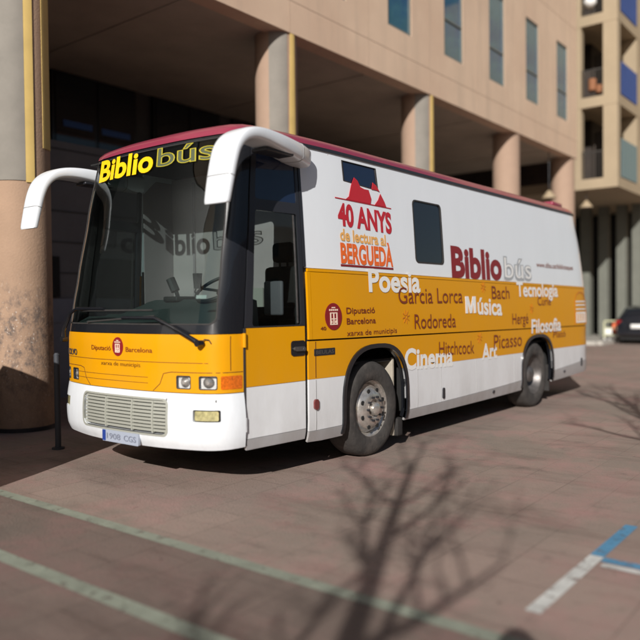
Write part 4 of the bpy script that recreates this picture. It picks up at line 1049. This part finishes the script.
# ---- van parked out of frame whose shadow falls across the left of the plaza
def van():
    t = empty('parked_van', (-4.2, 2.65, 0)); tag(t, 'white panel van parked ahead of the bus, outside the left of the frame', 'van')
    prof = [(-2.4, .35), (2.25, .35), (2.3, .6), (2.3, 1.9), (2.15, 2.08), (-1.0, 2.1), (-1.35, 1.98), (-1.95, 1.18), (-2.35, .98), (-2.42, .6)]
    wm = paint('van_white_paint', (.75, .75, .74)); mb = MB()
    rings = []
    for y, k in ((-.93, .985), (-.96, 1), (.96, 1), (.93, .985)): rings.append([(x*k, y, .35+(z-.35)*k) for x, z in prof])
    mb.loft(rings, True, False, True); mb.build('body', wm, t, local=True, fixn=True)
    for sg in (1, -1):
        mb = MB(); mb.prism([(-1.75, 1.22), (-.75, 1.22), (-.75, 1.85), (-1.30, 1.85)], 'y', *sorted((sg*.955, sg*.972))); mb.build('side_window', M['darkglass'], t, local=True)
        mb = MB(); mb.box(-2.44, -2.3, *sorted((sg*.55, sg*.88)), .75, .92, .02); mb.build('headlight', M['chrome'], t, local=True)
        mb = MB(); mb.box(2.28, 2.33, *sorted((sg*.80, sg*.92)), .9, 1.4, .01); mb.build('tail_light', M['t_crimson'], t, local=True)
        for x in (-1.55, 1.45):
            mb = MB(); mb.lathe([(.001, 0), (.18, 0), (.2, sg*.02), (.31, sg*.02), (.33, 0), (.33, -sg*.2), (.2, -sg*.2)], (x, sg*.955, .33), 'y', 28); mb.build('wheel', M['tyre'], t, local=True, fixn=True)
    mb = MB(); mb.add([(-1.99, -.8, 1.22), (-1.99, .8, 1.22), (-1.40, .72, 1.95), (-1.40, -.72, 1.95)], [(0, 1, 2, 3)]); mb.add([(-1.90, -.8, 1.22), (-1.90, .8, 1.22), (-1.34, .72, 1.95), (-1.34, -.72, 1.95)], [(3, 2, 1, 0)]); mb.build('windscreen', M['darkglass'], t, local=True)
van()

# ---- bare plane trees behind the camera: only their shadows fall in the frame
bark = mat('grey_bark', (.16, .135, .11), .9, var=.3, vscale=6, bump=.4, bscale=20)
def bare_tree(loc, H, seed, label, lean=(0, 0)):
    rnd = random.Random(seed); t = empty('bare_tree', loc); tag(t, label, 'tree', 'bare trees on the plaza')
    tr = MB(); cr = MB()
    trunk = []; n = 16
    for k in range(n+1):
        u = k/n; trunk.append(Vector((.07*math.sin(5*u+seed)*u, .12*math.sin(6*u+seed)*u, H*.95*u)))
    rr = [.145-.115*(k/n)**1.2 for k in range(n+1)]
    tr.tube(trunk, rr, 12); tr.build('trunk', bark, t, local=True)
    def br(p, d, L, r, lv):
        pts = [p]; m = 6
        for k in range(m):
            d = (d+Vector((rnd.gauss(0, .10), rnd.gauss(0, .10), .07+rnd.gauss(0, .06)))).normalized(); pts.append(pts[-1]+d*L/m)
        cr.tube(pts, [r*(1-.65*k/m) for k in range(m+1)], 7 if lv < 2 else 5, False)
        if lv < 4:
            for j in range(4 if lv < 3 else 2):
                i = rnd.randint(2, m); a = Vector((rnd.gauss(0, 1), rnd.gauss(0, 1), rnd.gauss(.3, .6))).normalized()
                br(pts[i], (d*.8+a*.7).normalized(), L*rnd.uniform(.45, .68), r*(1-.65*i/m)*.75, lv+1)
    for k in range(9):
        i = min(n, 10+(k*6)//9); a = 2.4*k+rnd.random()*.6
        d = Vector((math.cos(a), math.sin(a), .42+.09*k)).normalized()
        br(trunk[i], d, H*(.20-.010*k), rr[i]*.50, 1)
    br(trunk[n], Vector((0.1, 0, 1)), H*.10, .022, 2)
    cr.build('crown', bark, t, local=True)
SD = Vector((.906, .42)); TE = math.tan(R(25.6))
def base_of(px, py, H): return (px-SD.x*H/TE, py-SD.y*H/TE, 0)
bare_tree(base_of(2.35, -.30, 6.4), 6.4, 8, 'bare tree behind the camera whose shadow falls before the bus')
bare_tree(base_of(9.2, -.05, 6.6), 6.6, 5, 'bare tree behind the camera whose twigs shade the right of the plaza')

# ---- surroundings behind the camera (seen only in reflections)
def block(name, loc, sx, sy, h, m, label, rows, cols):
    t = empty(name, loc); tag(t, label, 'building', 'apartment buildings facing the plaza')
    mb = MB(); mb.box(-sx/2, sx/2, -sy/2, sy/2, 0, h); w_ = mb.build('wall', m, t, local=True)
    for i in range(rows):
        for j in range(cols):
            mb = MB(); z = 1+i*3.0
            if sx > sy: x = -sx/2+sx*(j+.5)/cols; mb.box(x-.6, x+.6, sy/2-.05, sy/2+.02, z, z+1.5)
            else: y = -sy/2+sy*(j+.5)/cols; mb.box(sx/2-.05, sx/2+.02, y-.6, y+.6, z, z+1.5)
            mb.build('window', M['darkglass'], t, local=True)
    mb = MB(); mb.box(-sx/2-.3, sx/2+.3, -sy/2-.3, sy/2+.3, h+.003, h+.35); mb.build('roof', mat('roof_terracotta', (.25, .10, .06), .9), t, local=True)
block('apartment_building', (2, -31, 0), 56, 9, 8.6, mat('ochre_render', (.34, .25, .17), .9), 'ochre apartment building across the plaza, behind the camera', 3, 14)
block('apartment_building', (-52, -4, 0), 10, 48, 12.5, mat('cream_render', (.30, .27, .22), .9), 'cream apartment building far behind the camera', 4, 12)
# evergreen trees in front of it
leafm = mat('evergreen_leaves', (.045, .075, .03), .8, var=.4, vscale=3)
def leafy(loc, H, r, seed, label):
    rnd = random.Random(seed); t = empty('evergreen_tree', loc); tag(t, label, 'tree', 'evergreen trees facing the plaza')
    mb = MB(); mb.tube([(0, 0, 0), (.1, 0, H*.3), (0, .1, H*.7)], [.2, .15, .06], 8); mb.build('trunk', bark, t, local=True)
    mb = MB()
    for k in range(2600):
        a = rnd.random()*6.283; u = rnd.random()**.5; z = rnd.random(); rr = r*math.sin(math.pi*(.12+.83*z))*u*(1+.25*math.sin(a*3+z*7))
        c = Vector((rr*math.cos(a), rr*math.sin(a), H*.25+z*H*.75)); d = Vector((rnd.gauss(0, 1), rnd.gauss(0, 1), rnd.gauss(0, 1))).normalized(); e = d.orthogonal().normalized()*.16; f = d.cross(e).normalized()*.16
        mb.add([c-e-f, c+e-f, c+e+f, c-e+f], [(0, 1, 2, 3)])
    mb.build('crown', leafm, t, local=True)
for i, y in enumerate((-18, -11, -4, 3, 10)): leafy((-38, y, 0), 7.5+(i*37 % 3), 3.2, 20+i, 'rounded evergreen tree in the row far behind the camera')

# ---- the photographer, whose head shadow shows at the bottom edge
def skin_part(name, pts, edges, rad, m, parent, lv=2, root=0):
    me = bpy.data.meshes.new(name); me.from_pydata(pts, edges, []); me.materials.append(m)
    o = bpy.data.objects.new(name, me); col.objects.link(o); o.parent = parent
    bm = bmesh.new(); bm.from_mesh(me); lay = bm.verts.layers.skin.verify()
    for i, v in enumerate(bm.verts):
        r = rad[i]; v[lay].radius = r if isinstance(r, tuple) else (r, r); v[lay].use_root = (i == root)
    bm.to_mesh(me); bm.free()
    o.modifiers.new('skin', 'SKIN'); s = o.modifiers.new('sub', 'SUBSURF'); s.levels = lv; s.render_levels = lv
    for p in me.polygons: p.use_smooth = True
    return o
camloc = Vector((-4.531, -4.239, 1.595))
fwd = Vector((.7853, .6188, 0)).normalized(); rgt = Vector((fwd.y, -fwd.x, 0))
P0 = Vector((camloc.x, camloc.y, 0)) - fwd*.45
per = empty('person', P0, math.atan2(fwd.y, fwd.x)-math.pi/2)
per.scale = (1.11,)*3
tag(per, 'standing person in dark jacket holding up a phone, behind the camera', 'person', )
skin = mat('skin', (.50, .30, .22), .6); cloth = mat('dark_jacket', (.03, .035, .05), .85)
# local frame: +y forward, +x right
Pp = [(0,0,.98),(0,.0,1.15),(0,-.02,1.32),(0,-.01,1.44),(0,.01,1.50),(0,.025,1.60),(0,.02,1.69),
      (.10,0,.92),(.11,.02,.50),(.11,-.01,.09),(.11,.12,.04),(-.10,0,.92),(-.11,.02,.50),(-.11,-.01,.09),(-.11,.12,.04),
      (.17,-.01,1.41),(.21,.10,1.14),(.12,.32,1.32),(.09,.36,1.375),(-.17,-.01,1.41),(-.21,.10,1.14),(-.12,.32,1.32),(-.09,.36,1.375)]
Pe = [(0,1),(1,2),(2,3),(3,4),(4,5),(5,6),(0,7),(7,8),(8,9),(9,10),(0,11),(11,12),(12,13),(13,14),(3,15),(15,16),(16,17),(17,18),(3,19),(19,20),(20,21),(21,22)]
Pr = [(.15,.11),(.14,.10),(.17,.115),(.10,.08),.055,(.078,.095),(.07,.085),.085,.06,.042,.04,.085,.06,.042,.04,.06,.046,.032,.03,.06,.046,.032,.03]
skin_part('body', Pp, Pe, Pr, cloth, per)
mb = MB(); mb.lathe([(.001, .125), (.05, .115), (.085, .07), (.093, .01), (.075, -.04), (.04, -.07)], (0, 0, 1.63), 'z', 24); mb.build('hair', mat('dark_hair', (.03, .02, .015), .8), per, local=True)
mb = MB(); mb.lathe([(.001, -.115), (.035, -.11), (.06, -.07), (.076, 0), (.07, .05)], (0, .02, 1.61), 'z', 24)
mb.tube([(0, .095, 1.625), (0, .113, 1.60), (0, .095, 1.595)], [.008, .014, .008], 8); mb.tube([(-.022, .088, 1.56), (.022, .088, 1.56)], .006, 6)
mb.build('face', skin, per, local=True)
for sg in (1, -1):
    mb = MB()
    mb.tube([(sg*.09, .35, 1.36), (sg*.082, .375, 1.415)], [(.036, .018), (.04, .016)], 12, True, Vector((0, 0, 1)))
    for k in range(4): mb.tube([(sg*.088, .37, 1.405+.018*k), (sg*.104, .395, 1.41+.018*k), (sg*.09, .412, 1.412+.018*k), (sg*.07, .408, 1.413+.018*k)], .0085, 7)
    mb.tube([(sg*.085, .36, 1.39), (sg*.066, .372, 1.435), (sg*.055, .376, 1.46)], .0095, 7)
    mb.build('hand', skin, per, local=True)
mb = MB(); mb.box(-.086, .086, .424, .433, 1.56, 1.65, .003)
ph = mb.build('phone', M['plastic']); ph.matrix_world = Matrix.Translation(P0) @ Matrix.Rotation(math.atan2(fwd.y, fwd.x)-math.pi/2, 4, 'Z')
tag(ph, 'dark phone held up by the person behind the camera', 'phone')

# ------------------------------------------------------------------ light, sky, camera
w = bpy.data.worlds.new('World'); scene.world = w; w.use_nodes = True
nt = w.node_tree; bg = nt.nodes['Background']; sky = nt.nodes.new('ShaderNodeTexSky'); sky.sky_type = 'NISHITA'; sky.sun_disc = False
EL = R(25.6); AZ = math.atan2(-SD.x, -SD.y)
sky.sun_elevation = EL; sky.sun_rotation = AZ % (2*math.pi); sky.air_density = 1.0; sky.dust_density = 1.2; sky.ozone_density = 1.0
nt.links.new(sky.outputs[0], bg.inputs[0]); bg.inputs[1].default_value = .05
sl = bpy.data.lights.new('sun', 'SUN'); sl.energy = 4.7; sl.angle = R(.45); sl.color = (1, .955, .905)
so = bpy.data.objects.new('sun', sl); col.objects.link(so)
d = Vector((SD.x*math.cos(EL), SD.y*math.cos(EL), -math.sin(EL))); so.rotation_euler = d.to_track_quat('-Z', 'Y').to_euler(); so.location = (-20, -10, 20)

cam = bpy.data.cameras.new('camera'); co = bpy.data.objects.new('camera', cam); col.objects.link(co)
yaw, pit, rol = 0.667344444312045, -0.020959531498071955, -0.011059316838349577
f = Vector((math.cos(yaw)*math.cos(pit), math.sin(yaw)*math.cos(pit), math.sin(pit))); r_ = Vector((math.sin(yaw), -math.cos(yaw), 0)); u = r_.cross(f)
r2 = math.cos(rol)*r_+math.sin(rol)*u; u2 = -math.sin(rol)*r_+math.cos(rol)*u
mw = Matrix(((r2.x, u2.x, -f.x), (r2.y, u2.y, -f.y), (r2.z, u2.z, -f.z))).to_4x4(); mw.translation = (-4.531170837975688, -4.238822513083058, 1.5949563602671717)
co.matrix_world = mw
cam.sensor_width = 36; cam.sensor_fit = 'HORIZONTAL'; cam.lens = 727.800138463918/640*36; cam.clip_start = .05; cam.clip_end = 1500
cam.dof.use_dof = True; cam.dof.focus_distance = 7.5; cam.dof.aperture_fstop = cam.lens/1000/.064
scene.camera = co
scene.render.engine = 'CYCLES'
scene.cycles.max_bounces = 8; scene.cycles.transparent_max_bounces = 16
scene.view_settings.view_transform = 'Standard'; scene.view_settings.look = 'None'; scene.view_settings.gamma = 1; scene.view_settings.exposure = .12
scene.render.resolution_x = 1024; scene.render.resolution_y = 1024
